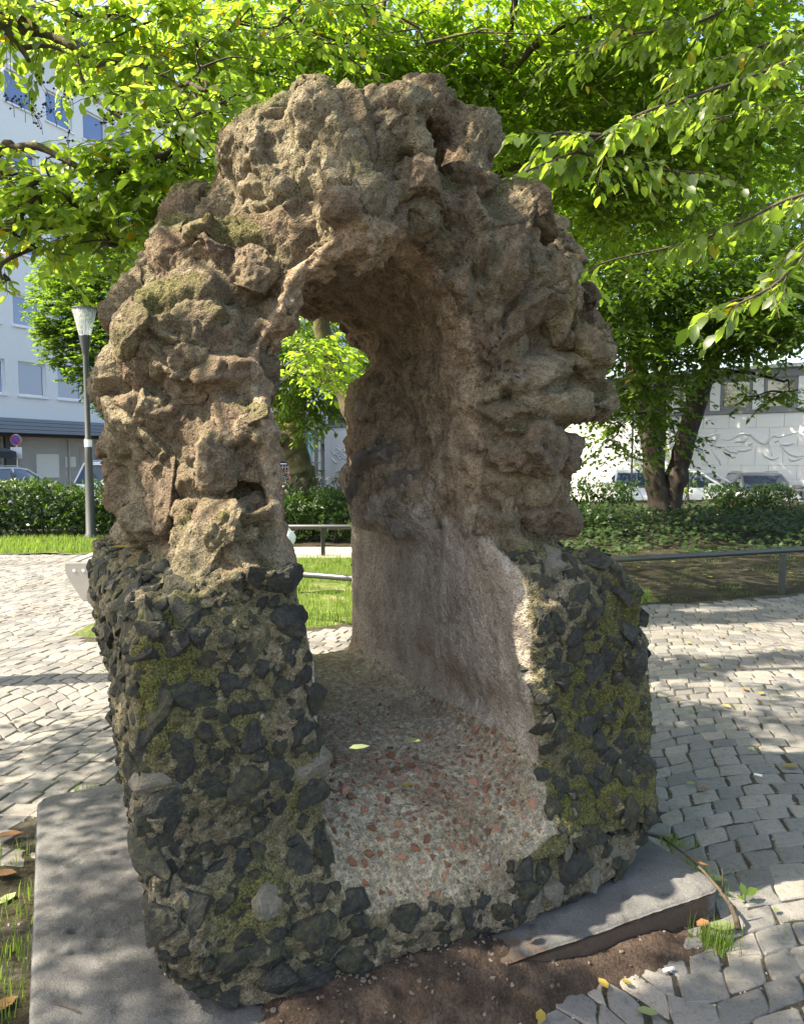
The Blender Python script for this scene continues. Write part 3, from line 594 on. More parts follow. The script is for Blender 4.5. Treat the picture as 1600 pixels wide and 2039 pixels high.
def in_paving(x, y): return (y < far_edge(x)) | ((x < -2.9) & (y < 12.3))
def near_slab(x, y, m=0.0):
    u, v = w2uv(x, y); return (u > -.1-m) & (u < 2.1+m) & (v > 1.754-m) & (v < 3.56+m)
def left_strip(x, y):
    u, v = w2uv(x, y); return (u < -.06) & (u > -.75-.12*np.sin(v*5)) & (v < 3.2) & (v > .2)
def soil_patch(x, y):
    u, v = w2uv(x, y); return (v < 1.80) & (v > 1.76-.24*np.clip((1.3-u)/.9, 0, 1)+.02*np.sin(u*9)) & (u > -.1) & (u < 1.9)
big = MB(); big.add([(-120,-30,-.30),(120,-30,-.30),(120,170,-.30),(-120,170,-.30)], [(0,1,2,3)]).build('ground', M['asphalt'], kind='structure')
grid_mesh('paving_bed', -10, 9, -2.5, 13, 380, 300, lambda X, Y: -.006+.003*n2(X, Y, 6), M['joint_soil'], inside=lambda X, Y: in_paving(X, Y-.45))

def cobble(cor, z, g, dome=.0025, bev=.006, depth=.05):
    c = cor.mean(0); pts = []
    for k in range(4):
        a, b = cor[k], cor[(k+1) % 4]; e = b-a; cut = g.uniform(.03, .10); cut2 = g.uniform(.03, .10)
        pts.append(a+e*cut); pts.append(a+e*.5+g.normal(0, .0035, 2)); pts.append(b-e*cut2)
    pts = np.array(pts); n = len(pts); top = c+(pts-c)*(1-bev/.065)
    tl = g.normal(0, .007, 2); hz = lambda p: z+(p-c)@tl
    V = [(c[0], c[1], z+dome)]+[(*p, hz(p)) for p in top]+[(*p, hz(p)-bev*.9) for p in pts]+[(*(c+(p-c)*1.0), z-depth) for p in pts]
    F = []
    for k in range(n):
        k2 = (k+1) % n; F += [(0, 1+k, 1+k2), (1+k, 1+n+k, 1+n+k2, 1+k2), (1+n+k, 1+2*n+k, 1+2*n+k2, 1+n+k2)]
    return np.array(V), F
stones = []; W = 1.75; rg = np.random.default_rng(5); PA = R(-14); pc, ps_ = math.cos(PA), math.sin(PA)
def warp(x, y): 
    t = (x/W)-np.floor(x/W); yy = y+.42*(1-(2*t-1)**2)*1.0
    return np.array([x*pc-yy*ps_, x*ps_+yy*pc])+[.35, 0]
PITY = .122
for j in range(-52, 145):
    x = -13+rg.uniform(0, .2)
    while x < 13:
        L = rg.uniform(.105, .155); y = j*PITY; c = warp(x+L/2, y+PITY/2)
        if -2.2 < c[1] < 12.6 and abs(c[0]) < .66*max(c[1], 0)+2.6:
            cor = np.array([warp(x, y), warp(x+L, y), warp(x+L, y+PITY), warp(x, y+PITY)]); cor = cor+rg.normal(0, .006, cor.shape); cc = cor.mean(0); cor = cc+(cor-cc)*rg.uniform(.96, .988)
            if in_paving(cc[0], cc[1]) and not near_slab(cc[0], cc[1], .045) and not left_strip(cc[0], cc[1]) and not soil_patch(cc[0], cc[1]):
                stones.append((cor, rg.normal(0, .0018), rg.random()))
        x += L+.004
paving = thing('cobblestone_paving', 'grey basalt cobblestones laid in curved rows around the ruin', 'paving'); del paving['category']; del paving['label']; paving['kind'] = 'structure'
def vis(c):
    x, y = c; 
    if y < .9: return 1e9
    px = 800+FPX*x/y; py = 915+1.6*FPX/y
    hid = (240 < px < 1300 and py < 1900)
    return (y if -60 < px < 1660 and py < 2120 and not hid else 50+y)
stones.sort(key=lambda s: vis(s[0].mean(0)))
for cor, z, r in stones[:298]:
    V, F = cobble(cor, z, rg); c = np.array([*cor.mean(0), 0])
    link('cobblestone', mesh_np('cobblestone', V-c, [i for f in F for i in f], [len(f) for f in F], False, dict(rnd=np.full(len(V), r)), M['cobble']), paving, tuple(c))
VV, FF, CC, RR, n = [], [], [], [], 0
for cor, z, r in stones[298:]:
    V, F = cobble(cor, z, rg); VV.append(V); RR.append(np.full(len(V), r))
    for f in F: FF += [i+n for i in f]; CC.append(len(f))
    n += len(V)
link('cobblestone_field', mesh_np('cobblestone_field', np.concatenate(VV), FF, CC, False, dict(rnd=np.concatenate(RR)), M['cobble']), paving, kind='stuff')

# concrete slab under the ruin (own axes: u along the face, v into depth)
def slab():
    nu, nv = 230, 190; u = np.linspace(-.1, 2.1, nu); v = np.linspace(1.754, 3.56, nv)
    eps = np.array([0, .004, .012]); u = np.unique(np.concatenate([u, -.1+eps, 2.1-eps])); v = np.unique(np.concatenate([v, 1.754+eps, 3.56-eps])); nu, nv = len(u), len(v)
    Ug, Vg = np.meshgrid(u, v, indexing='ij'); A = Ug.ravel(); B = Vg.ravel()
    P = np.stack([A, B, 0*A], 1)
    ed = np.minimum.reduce([A+.1, 2.1-A, B-1.754, 3.56-B]); nn = n2(A, B, 5, 4, 60)
    z = .10+.004*nn+.0018*n2(A, B, 40, 2, 64)-.011*np.exp(-ed/.006)
    wv, _ = worley(np.stack([A, B*1.6, 0*A], 1), 9, 6); z -= .012*sst(.30, .08, wv+.12*n2(A, B, 30, 2, 72))*sst(.05, .2, n2(A, B, 3, 2, 70))
    P[:, 2] = z
    for cu, cv, su, sv in ((-.1, 1.754, 1, 1), (2.1, 1.754, -1, 1), (-.1, 3.56, 1, -1), (2.1, 3.56, -1, -1)):
        r = .07; du = (P[:, 0]-cu)*su; dv = (P[:, 1]-cv)*sv; m = (du < r) & (dv < r); a = r-du; b = r-dv; mx = np.maximum(a, b); ln = np.maximum(np.hypot(a, b), 1e-6)
        P[m, 0] = (cu+su*(r-a*mx/ln))[m]; P[m, 1] = (cv+sv*(r-b*mx/ln))[m]
    i = np.arange(nu-1)[:, None]*nv+np.arange(nv-1)[None, :]; i = i.ravel(); Q = [np.stack([i, i+nv, i+nv+1, i+1], 1)]
    rim = [a*nv for a in range(nu)]+[(nu-1)*nv+b for b in range(1, nv)]+[a*nv+nv-1 for a in range(nu-2, -1, -1)]+[b for b in range(nv-2, 0, -1)]
    base = len(P); rows = [P]; nr = len(rim); rp = P[rim]
    for k, zz in enumerate((.075, .045, .01, -.05)):
        q = rp.copy(); q[:, 2] = zz; q[:, :2] += .005*np.stack([pn(q, 14, 3), pn(q, 14, 8)], 1); rows.append(q)
        prev = np.array(rim) if k == 0 else base+(k-1)*nr+np.arange(nr); cur = base+k*nr+np.arange(nr)
        Q.append(np.stack([prev, cur, np.roll(cur, -1), np.roll(prev, -1)], 1)[:, ::-1])
    P = np.concatenate(rows); Q = np.concatenate(Q)
    so = np.clip(.8*sst(.3, .7, P[:, 0])*sst(1.5, 1.1, P[:, 0])*sst(1.98, 1.84, P[:, 1]+.16*np.clip((P[:, 0]-1.0), 0, 2)+.1*n2(P[:, 0], P[:, 1], 6, 3, 80))+1.2*(P[:, 2] < .078)*sst(2.15, 1.85, P[:, 0])*(P[:, 1] < 1.8)*sst(-.05, .3, P[:, 0]), 0, 1)
    W3 = np.stack([CT*P[:, 0]-ST*P[:, 1], ST*P[:, 0]+CT*P[:, 1], P[:, 2]], 1)
    o = link('concrete_slab', mesh_np('concrete_slab', W3, Q.ravel(), np.full(len(Q), 4), True, dict(soil=so), M['slab']))
    return tag(o, 'low worn grey concrete slab lying under the stone arch', 'slab')
slab()
def mound(u, v):
    b = .145*sst(1.5, 1.1, u)*np.exp(-((v-1.85)/np.where(v < 1.85, .11, .2))**2)*sst(.1, .62, u)+.05*np.exp(-((v-1.73)/.07)**2)*sst(2.0, 1.7, u)*sst(.0, .6, u)
    return b-.012+.012*n2(u, v, 7, 4, 90)*sst(0, .02, b)+.006*n2(u, v, 40, 2, 94)
grid_mesh('soil', -.12, 2.05, 1.05, 2.25, 220, 130, mound, M['soil'], fxy=lambda P: np.stack([CT*P[:, 0]-ST*P[:, 1], ST*P[:, 0]+CT*P[:, 1], P[:, 2]], 1))
grid_mesh('planting_strip', -.95, -.08, .2, 3.4, 60, 160, lambda u, v: .0+.02*n2(u, v, 5, 3, 96)-.03*(u < -.85), M['bed_soil'], fxy=lambda P: np.stack([CT*P[:, 0]-ST*P[:, 1], ST*P[:, 0]+CT*P[:, 1], P[:, 2]], 1))
it = []
for _ in range(420):
    u = rng.uniform(.3, 2.0); v = 1.95-abs(rng.normal(0, .16)); p = uv2w(u, v); z = mound(np.array([u]), np.array([v]))[0]
    it.append((np.array([p[0], p[1], max(z, 0)]), np.array([0, 0, 1.]), rng.uniform(.003, .010), .7))
bake(pebs, it, 'soil_grit', M['pebble'], None)
it = []
for _ in range(2600):
    y = 1.6+abs(rng.normal(0, 2.2)); x = rng.uniform(-.62, .62)*y
    if in_paving(x, y) and not near_slab(x, y, .02): it.append((np.array([x, y, -.004]), np.array([0, 0, 1.]), rng.uniform(.003, .007), .8))
bake(pebs, it, 'joint_gravel', M['pebble'], None)
# lawn, beds, path, street
ease = lambda t: sst(0, .25, t)
grid_mesh('lawn', -3.0, 2.9, 0, 1, 60, 60, lambda X, T: -.03+.045*ease(T*4)+.02*n2(X, T*5, 2, 2, 100), M['lawn_soil'], fxy=lambda P: np.stack([P[:, 0], far_edge(P[:, 0])+P[:, 1]*(11.75-far_edge(P[:, 0])), P[:, 2]], 1))
grid_mesh('verge', -12, -2.9, 12.25, 14.4, 60, 20, lambda X, Y: .012+.02*n2(X, Y, 2, 2, 101), M['lawn_soil'])
grid_mesh('path', -3.2, 3.2, 11.6, 13.4, 40, 14, lambda X, Y: .004+.004*n2(X, Y, 2, 2, 102), M['path_gravel'])
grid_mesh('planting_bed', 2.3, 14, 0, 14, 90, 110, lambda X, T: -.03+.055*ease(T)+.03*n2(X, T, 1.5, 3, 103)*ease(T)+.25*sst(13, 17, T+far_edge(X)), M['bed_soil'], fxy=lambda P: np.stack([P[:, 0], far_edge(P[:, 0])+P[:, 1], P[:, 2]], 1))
grid_mesh('planting_bed', -12, 3.2, 13.3, 16.5, 60, 20, lambda X, Y: .02+.03*n2(X, Y, 1.5, 3, 104), M['bed_soil'])
bpy.data.objects['planting_bed.001'].name = 'hedge_bed'
# ------------------------------------------------------------------ vegetation
LV = np.array([(0,0,0),(.28,.25,.05),(.33,0,0),(.28,-.25,.05),(.68,.25,.0),(.7,0,-.04),(.68,-.25,.0),(1,0,-.14)], float)
LF = [(0,2,1),(0,3,2),(1,2,5,4),(2,3,6,5),(4,5,7),(5,6,7)]
LV2 = np.array([(0,0,0),(.5,.27,.04),(.5,-.27,.04),(1,0,-.1)], float); LF2 = [(0,2,1),(1,2,3)]
def nz_(a): return a/np.maximum(np.linalg.norm(a, axis=-1, keepdims=True), 1e-9)
GAPS = []          # places the sun reaches through the crowns: (point, radius)
LIT = []           # ellipses on the ground that lie in sun: (x, y, rx, ry, rot)
def sun_open(P, m=1.0):
    ok = np.ones(len(P), bool); S = np.array(SUN)
    for q, r in GAPS:
        d = P-np.array(q); t = d@S; ok &= ~((t > .15) & (np.linalg.norm(d-t[:, None]*S, axis=1) < r*m+(.10 if m < 1 else 0)))
    g = P[:, :2]-S[:2]*(P[:, 2]/S[2])[:, None]
    wob = .25*n2(g[:, 0], g[:, 1], 2.2, 2, 120)
    for x, y, rx, ry, a in LIT:
        dx, dy = g[:, 0]-x, g[:, 1]-y; X = dx*math.cos(a)+dy*math.sin(a); Y = -dx*math.sin(a)+dy*math.cos(a)
        ok &= ~((X/rx)**2+(Y/ry)**2 < 1+wob*1.6)
    return ok
def leaf_mesh(name, pos, dr, up, size, m, rnd, parent, kind='stuff', simple=False, width=1.0):
    V0, F0 = (LV2, LF2) if simple else (LV, LF)
    x = nz_(dr); z = nz_(up-x*(up*x).sum(1)[:, None]); y = np.cross(z, x)
    V = pos[:, None]+size[:, None, None]*(V0[None, :, :1]*x[:, None]+V0[None, :, 1:2]*width*y[:, None]+V0[None, :, 2:]*z[:, None])
    nv = len(V0); base = (np.arange(len(pos))*nv)[:, None]
    fl = np.array([i for f in F0 for i in f]); ct = np.array([len(f) for f in F0])
    me = mesh_np(name, V.reshape(-1, 3), (base+fl[None]).ravel(), np.tile(ct, len(pos)), True, dict(rnd=np.repeat(rnd, nv)), m)
    return link(name, me, parent, kind=kind)
def twigs_np(P, rad):             # P (N,k,3) polylines -> three-sided tubes
    N, k = P.shape[:2]; d = nz_(np.gradient(P, axis=1)); a = nz_(np.cross(d, np.array([.3, .2, .93]))); b = np.cross(d, a)
    ring = [P+rad[None, :, None]*(a*math.cos(t)+b*math.sin(t)) for t in (0, 2.094, 4.189)]
    V = np.stack(ring, 2).reshape(N*k*3, 3); q = []
    for s in range(k-1):
        for c in range(3): q.append((s*3+c, s*3+(c+1) % 3, (s+1)*3+(c+1) % 3, (s+1)*3+c))
    Q = (np.arange(N)*k*3)[:, None, None]+np.array(q)[None]; return V, Q.reshape(-1, 4)
def sprays(C, Dh, L, nl, size, droop=.35, hang=.5, spread=.9, g=rng):
    """C (N,3) starts, Dh (N,3) directions, L (N,) lengths -> leaf arrays and twig polylines"""
    N = len(C); Dh = nz_(Dh); side = nz_(np.cross(Dh, np.array([0, 0, 1.])+g.normal(0, .12, (N, 3))))
    dro = droop*g.uniform(.5, 1.5, N)
    def pt(t): return C[:, None]+Dh[:, None]*(L[:, None]*t)[..., None]+np.array([0, 0, -1.])*(dro[:, None]*L[:, None]*t**2)[..., None]
    t = (np.arange(nl)[None]+g.uniform(.1, .9, (N, nl)))/nl*.92+.08
    P = pt(t); sg = np.where(np.arange(nl) % 2 == 0, 1., -1.)[None]*np.ones((N, 1))
    d = Dh[:, None]*g.uniform(.25, .9, (N, nl))[..., None]+side[:, None]*(sg*spread*g.uniform(.5, 1.1, (N, nl)))[..., None]+np.array([0, 0, -1.])*(hang*g.uniform(.2, 1.6, (N, nl)))[..., None]
    d = nz_(d+g.normal(0, .16, d.shape)); up = np.array([0, 0, 1.])+g.normal(0, .38, d.shape)+side[:, None]*(sg*.25)[..., None]
    P = P+d*.012; tw = pt(np.linspace(0, 1, 4)[None]*np.ones((N, 1)))
    s = size*g.uniform(.6, 1.2, (N, nl))
    return P.reshape(-1, 3), d.reshape(-1, 3), up.reshape(-1, 3), s.ravel(), tw
def limb_tube(mb, pts, r0, r1, n=8, sub=6, wob=.03, g=rng):
    P = np.array(pts, float); t = np.linspace(0, len(P)-1, (len(P)-1)*sub+1); i = np.minimum(t.astype(int), len(P)-2); f = (t-i)[:, None]
    p0, p1, p2, p3 = P[np.maximum(i-1, 0)], P[i], P[i+1], P[np.minimum(i+2, len(P)-1)]
    Q = .5*((2*p1)+(p2-p0)*f+(2*p0-5*p1+4*p2-p3)*f**2+(3*p1-p0-3*p2+p3)*f**3)
    k = np.linspace(0, 1, len(Q)); Q[1:-1] += g.normal(0, wob, (len(Q)-2, 3))*(r0+(r1-r0)*k[1:-1])[:, None]*4*.35
    mb.tube([tuple(q) for q in Q], list((r0+(r1-r0)*k)*(1+g.normal(0, .05, len(Q)))), n); return Q
class Tree:
    def __init__(s, name, label, base, cat='tree', group=None):
        s.root = thing(name, label, cat, tuple(base), 0, group); s.base = np.array(base, float); s.mb = MB(); s.limbs = []; s.L = []; s.T = []
    def limb(s, pts, r0, r1, n=9, wob=.03):
        Q = limb_tube(s.mb, np.array(pts)-s.base, r0, r1, n, wob=wob); s.limbs.append(Q+s.base); return s
    def clump(s, c, r, n, nl=14, size=.085, flat=.6, L=(.35, .6), hang=.5, droop=.35, link_=True, r0=.018, spread=.9):
        c = np.array(c); r3 = np.array([r, r, r*flat])
        if link_ and s.limbs:
            A = np.concatenate(s.limbs); w = np.linalg.norm(A-c, axis=1)+np.maximum(0, A[:, 2]-c[2])*.6; a = A[np.argmin(w)]
            m = (a+c)/2+np.array([0, 0, .15])*np.linalg.norm(a-c)*.4+rng.normal(0, .05, 3); s.limb([a, m, c], max(r0, .02*r), .006, 5)
            for _ in range(4):
                e = c+rng.normal(0, .6, 3)*r3; s.limb([c+(a-c)*.15, (c+e)/2+rng.normal(0, .05, 3), e], r0*.45, .003, 4)
        p = rng.normal(size=(n, 3)); p = nz_(p)*(rng.random((n, 1))**.45)
        C = c+p*r3; d = np.stack([p[:, 0], p[:, 1], p[:, 2]*.25], 1)+rng.normal(0, .45, (n, 3))*np.array([1, 1, .25])
        s.add(C, d, rng.uniform(*L, n), nl, size, droop, hang, spread); return s
    def along(s, pts, per_m, size=.1, L=(.25, .5), nl=12, hang=.7, r0=.012, droop=.3):
        s.limb(pts, r0, .003, 6, .01); Q = s.limbs[-1]; seg = np.linalg.norm(np.diff(Q, axis=0), axis=1); n = int(seg.sum()*per_m)
        i = rng.choice(len(seg), n, p=seg/seg.sum()); C = Q[i]+(Q[i+1]-Q[i])*rng.random((n, 1)); t = nz_(Q[i+1]-Q[i])
        sd = nz_(np.cross(t, np.array([0, 0, 1.])))*np.where(rng.random(n) < .5, 1, -1)[:, None]
        s.add(C, t*rng.uniform(.3, 1, (n, 1))+sd*rng.uniform(.2, 1, (n, 1))+rng.normal(0, .12, (n, 3)), rng.uniform(*L, n), nl, size, droop, hang, .8); return s
    def add(s, C, d, L, nl, size, droop, hang, spread):
        keep = sun_open(C+nz_(d)*(L*.5)[:, None], .75); C, d, L = C[keep], d[keep], L[keep]
        if not len(C): return
        P, dr, up, sz, tw = sprays(C, d, L, nl, size, droop, hang, spread); k = sun_open(P)
        s.L.append((P[k], dr[k], up[k], sz[k])); s.T.append(tw)
    def done(s, leafmat, barkmat, singles=0, simple=False, twigs=True, crown='crown', width=1.0):
        o = s.root; b = s.base
        if s.mb.n: s.mb.build('trunk', M[barkmat], o, smooth=True)
        P, dr, up, sz = (np.concatenate(x) for x in zip(*s.L)); P = P-b; rnd = rng.random(len(P))
        if twigs:
            V, Q = twigs_np(np.concatenate(s.T)-b, np.array([.0035, .003, .002, .001])); link('twigs', mesh_np('twigs', V, Q.ravel(), np.full(len(Q), 4), True, None, M[barkmat]), o, kind='stuff')
        sing = np.zeros(len(P), bool)
        if singles:
            Wp = P+b; dep = Wp[:, 1]; px = 800+FPX*Wp[:, 0]/np.maximum(dep, .1); py = 915-(Wp[:, 2]-EYE)*FPX/np.maximum(dep, .1)
            sc = np.where((px > 5) & (px < 1595) & (py > 5) & (py < 1000) & (dep > 1), sz/np.maximum(dep, .1), 0); sing[np.argsort(-sc)[:singles]] = True
            ms = []
            for k in range(14):
                V = LV.copy(); V[:, 1] *= rng.uniform(.85, 1.15)*width; V[1:, 2] += rng.normal(0, .04, 7); V[7, 2] -= rng.uniform(0, .12)
                ms.append(mesh_np('leaf', V, [i for f in LF for i in f], [len(f) for f in LF], True, dict(rnd=np.full(8, k/14+.03)), M[leafmat]))
            for i in np.where(sing)[0]:
                x = Vector(dr[i]).normalized(); u = Vector(up[i]); z = (u-x*u.dot(x)).normalized(); y = z.cross(x); mt = Matrix((x, y, z)).transposed()*sz[i]
                lo = link('leaf', ms[rng.integers(14)], o); lo.matrix_local = Matrix.Translation(Vector(P[i])) @ mt.to_4x4()
        k = ~sing; leaf_mesh(crown, P[k], dr[k], up[k], sz[k], M[leafmat], rnd[k], o, 'stuff', simple, width); return o
W_ = lambda px, py, d: atY(px, py, d)
for px, py, v, r in [(455,480,2.3,.16),(400,560,2.35,.20),(340,650,2.4,.18),(300,720,2.45,.12),(420,700,2.3,.10),(440,880,2.25,.13),(500,815,2.2,.10),(430,1010,2.2,.13),(400,1090,2.15,.09),(510,1125,2.1,.12),(480,420,2.4,.14),(310,600,2.5,.14),(560,240,2.45,.14),(660,190,2.7,.16),(300,840,2.4,.10),(380,620,2.35,.16)]:
    c, _ = atv(px, py, v); GAPS.append((uv2w(*c), r*1.6))
LIT += [(-4.6,7.6,2.0,2.2,0),(-3.2,5.6,1.3,.8,.3),(-2.7,4.35,.35,.22,.2),(-5.6,10.2,2.0,1.0,0),(3.0,6.5,1.3,.55,.25),(4.6,6.9,1.4,.6,.25),(2.9,5.4,.5,.25,.2),(-.5,8.9,1.5,1.9,0),(-.3,12.4,1.6,.5,0),(3.3,4.15,.28,.14,.2),(2.3,3.9,.25,.12,.4),(3.4,7.75,.6,.14,.2),(-6,13.2,3,1.0,0),(2.1,5.0,.4,.3,0)]

# near tree on the left, its limbs reach in from outside the frame
t = Tree('spreading_tree', 'tree with sunlit yellow green leaves on bare crooked limbs reaching in from the left edge', (-3.9, 5.0, 0))
t.limb([(-3.9,5.0,-.1),(-3.85,5.0,1.2),(-3.6,4.95,2.2),(-3.2,4.9,3.2),W_(-90,-60,4.8)], .17, .06)
t.limb([(-3.2,4.9,3.2),W_(-60,75,4.75),W_(60,62,4.7),W_(110,75,4.65),W_(160,105,4.6),W_(190,130,4.6)], .045, .012)
t.limb([(-3.3,4.9,3.0),W_(-30,80,4.6),W_(35,92,4.55),W_(58,122,4.5)], .035, .012); t.limb([W_(40,95,4.55),W_(100,92,4.6),W_(150,115,4.6)], .018, .006)
t.limb([(-3.6,4.95,2.2),(-3.1,4.6,2.8),W_(-10,310,4.3),W_(30,296,4.25),W_(75,292,4.2),W_(130,318,4.15),W_(170,338,4.1),W_(225,340,4.1),W_(270,330,4.1)], .035, .007)
t.limb([W_(-5,345,4.3),W_(30,375,4.2),W_(48,400,4.2),W_(44,430,4.15),W_(52,462,4.1)], .02, .008); t.limb([W_(52,462,4.1),W_(75,455,4.1),W_(105,456,4.1)], .01, .004)
t.limb([W_(150,105,4.6),W_(165,160,4.5),W_(200,205,4.4),W_(260,250,4.3)], .014, .005)
t.limb([(-3.2,4.9,3.2),(-2.9,4.7,4.6),(-1.6,4.6,5.4),(-.6,4.7,5.8),(.6,4.9,6.0)], .055, .015); t.limb([(-3.2,4.9,3.2),(-3.6,5.6,4.2),(-4.2,6.2,5.0)], .06, .02); t.limb([(-3.2,4.9,3.2),(-3.8,4.2,4.2),(-4.4,3.4,4.8)], .06, .02)
for px, py, d, r, n in [(30,20,4.6,.34,34),(170,30,4.8,.40,44),(290,50,4.8,.45,60),(390,80,4.9,.5,74),(480,40,5,.6,80),(600,60,5.4,.6,80),(300,140,4.6,.28,26),
    (390,190,4.5,.26,30),(450,200,4.1,.20,26),(360,255,4.1,.22,30),(310,290,4.2,.22,32),(355,330,4.2,.24,34),(400,380,4.2,.2,28),(120,370,4.3,.32,54),(25,350,4.4,.28,40),(200,410,4.3,.30,54),(320,410,4.3,.26,42),(85,430,4.2,.24,34),(15,460,4.2,.22,26),(290,470,4.6,.22,26),(215,475,4.2,.16,18),(8,565,4.1,.09,7),(400,130,4.4,.25,28),(250,350,4.2,.18,22),(395,460,4.8,.18,16)]:
    t.clump(W_(px, py, d), r, int(n*(.62 if px < 330 and py > 90 else .85)), 13, .08, .55, (.22, .42), .6)
for c, r, n in [((-3.0,2.6,4.4),1.0,230),((-3.9,3.3,4.9),1.1,220),((-2.3,3.2,5.0),.9,170),((-3.4,1.5,4.6),1.1,200),((-4.3,.8,4.8),1.1,180),((-2.1,1.5,4.3),.8,150),((-2.7,1.0,5.2),.9,150),((-4.5,3.1,3.8),.8,150),((-4.2,2.2,5.4),1.0,150),((-1.2,4.6,5.9),1.0,170),((.1,4.9,6.1),1.0,170),((-2.3,2.2,5.6),1.0,170),((-.8,3.4,5.9),1.0,140)]:  # unseen crown outside the frame, placed to shade slab and paving
    t.clump(c, r, n, 13, .085, .5, (.35, .6), .6)
sc = MB(); oc = np.array([(1,0,0),(-1,0,0),(0,1,0),(0,-1,0),(0,0,1),(0,0,-1)], float); of = [(0,2,4),(2,1,4),(1,3,4),(3,0,4),(2,0,5),(1,2,5),(3,1,5),(0,3,5)]
for px, py, d in [(20,195,4.5),(45,205,4.45),(62,215,4.5),(100,213,4.4),(75,230,4.5),(138,185,4.3),(135,270,4.2),(180,318,4.15),(215,305,4.15),(230,328,4.1),(205,240,4.3),(225,235,4.3),(80,160,4.5),(15,20,4.5),(8,50,4.5)]:
    c = W_(px, py, d)-t.base; st_ = c+[rng.normal(0, .03), 0, -.11]
    sc.tube([tuple(st_), tuple((st_+c)/2+[.01, 0, 0]), tuple(c)], [.002, .0016, .001], 4)
    for _ in range(9):
        q = c+rng.normal(0, .028, 3); r_ = rng.uniform(.006, .010); sc.tube([tuple(c+(q-c)*.1-[0, 0, .02]), tuple(q)], .0011, 3); sc.add(oc*r_+q, of)
sc.build('seed_clusters', M['bark'], t.root, kind='stuff')
t.done('leaf_near', 'bark_branch', 290)

# near tree on the right: drooping boughs reaching in over the paving
t = Tree('drooping_tree', 'tree with large drooping leaves on long boughs reaching in from the right edge', (4.6, 4.4, 0))
t.limb([(4.6,4.4,-.1),(4.55,4.4,1.4),(4.3,4.3,2.8),(4.0,4.2,4.2),(3.5,4.1,5.2)], .16, .06)
t.limb([(4.3,4.3,2.8),(3.4,3.9,3.0),W_(1600,170,3.7)], .04, .02); t.limb([(4.4,4.35,2.2),(3.3,3.9,2.6),W_(1640,390,3.5)], .035, .015); t.limb([(4.0,4.2,4.2),(3.0,3.9,4.1),W_(1500,-60,3.9)], .04, .02); t.limb([(4.0,4.2,4.2),(2.6,4.4,4.6),(1.4,4.6,4.8)], .05, .02)
for pts, pm, sz in [([(1640,90,3.9),(1500,150,3.75),(1380,190,3.6),(1280,225,3.5),(1200,270,3.4),(1150,300,3.35),(1060,335,3.3),(1015,355,3.3)], 26, .10),([(1150,300,3.35),(1240,325,3.4),(1320,338,3.4),(1375,350,3.4)], 34, .075),([(1650,375,3.5),(1560,400,3.5),(1480,440,3.5),(1400,475,3.6),(1320,495,3.7),(1210,520,3.8),(1170,545,3.9)], 26, .095),([(1660,430,3.2),(1600,500,3.15),(1550,560,3.15),(1480,600,3.15),(1420,622,3.15)], 24, .095),
     ([(1650,40,4.2),(1520,90,4.2),(1420,120,4.2),(1330,160,4.2)], 40, .085),([(1640,200,4.0),(1540,210,4.0),(1430,235,4.0)], 36, .085),([(1200,270,3.4),(1110,265,3.4),(1080,290,3.4)], 30, .095),([(1500,-30,4.2),(1400,40,4.3),(1250,70,4.4),(1150,100,4.5)], 34, .085)]:
    t.along([W_(*p) for p in pts], pm*1.0, sz*.88, (.14, .30), 7, .8, .010)
for c, r, n in [((4.2,4.3,5.4),1.3,200),((3.2,4.2,5.6),1.2,180),((2.0,4.5,5.4),1.1,170),((4.9,5.4,5.0),1.2,170)]: t.clump(c, r, n, 13, .09, .5)
t.done('leaf_big', 'bark_branch', 280)

# big tree behind the ruin, trunk leaning across the back of the opening
t = Tree('leaning_tree', 'large spreading tree with a leaning trunk seen at the right of the arch opening', tuple(gnd(760, 1180)*np.array([1, 1, 0])+np.array([.15, 1.4, 0])))
b = t.base; t.limb([b+[0,0,-.1], b+[-.05,0,.9], W_(722,900,b[1]), W_(705,830,b[1]), W_(672,745,b[1]), W_(640,650,b[1]-.1), W_(640,500,b[1]-.3), W_(660,300,b[1]-.5), W_(640,120,b[1]-.6)], .19, .06, 12)
t.limb([W_(640,560,b[1]-.2),W_(760,430,b[1]-.3),W_(900,380,7.6),W_(955,290,7.3),W_(985,180,7.1),W_(1010,90,7.0),W_(1030,-40,6.8)], .075, .025)
t.limb([W_(660,400,b[1]-.4),W_(620,140,7.4),W_(600,40,7.0),W_(590,-60,6.8)], .05, .015); t.limb([W_(900,380,7.6),W_(1060,330,7.4),W_(1200,330,7.2),W_(1350,400,7.4)], .05, .014); t.limb([W_(985,180,7.1),W_(1100,60,6.8),W_(1250,20,6.8),W_(1400,-20,6.8)], .04, .012); t.limb([W_(640,500,b[1]-.3),W_(540,300,7.6),W_(450,200,7.4)], .05, .012)
for px, py, d, r, n in [(560,130,6.6,.8,150),(690,90,6.4,.85,170),(840,60,6.3,.8,160),(960,60,6.4,.7,130),(720,10,6.2,.8,140),(650,230,7.4,.9,150),(820,180,7.4,.9,160),(1000,230,7.4,.9,160),(1100,120,6.9,.85,160),(1240,100,7,.9,160),(1380,140,7.2,1,170),(1120,330,7.6,.9,130),(1250,300,7.4,.9,150),(1400,300,7.6,1,150),(1180,420,7.8,.8,100),(1330,440,8,.9,110),(1020,-60,6.4,1,160),(1300,-60,6.6,1.1,180),(800,-120,6.2,1.1,170),(560,-60,6.2,1,150),(1480,30,7,1,140),(1540,260,7.6,1,140),(620,700,8.2,.35,40),(580,740,9.0,.4,46),(640,760,8.6,.25,22)]:
    t.clump(W_(px, py, d), r, int(n*1.05), 13, .09, .5, (.4, .7), .45)
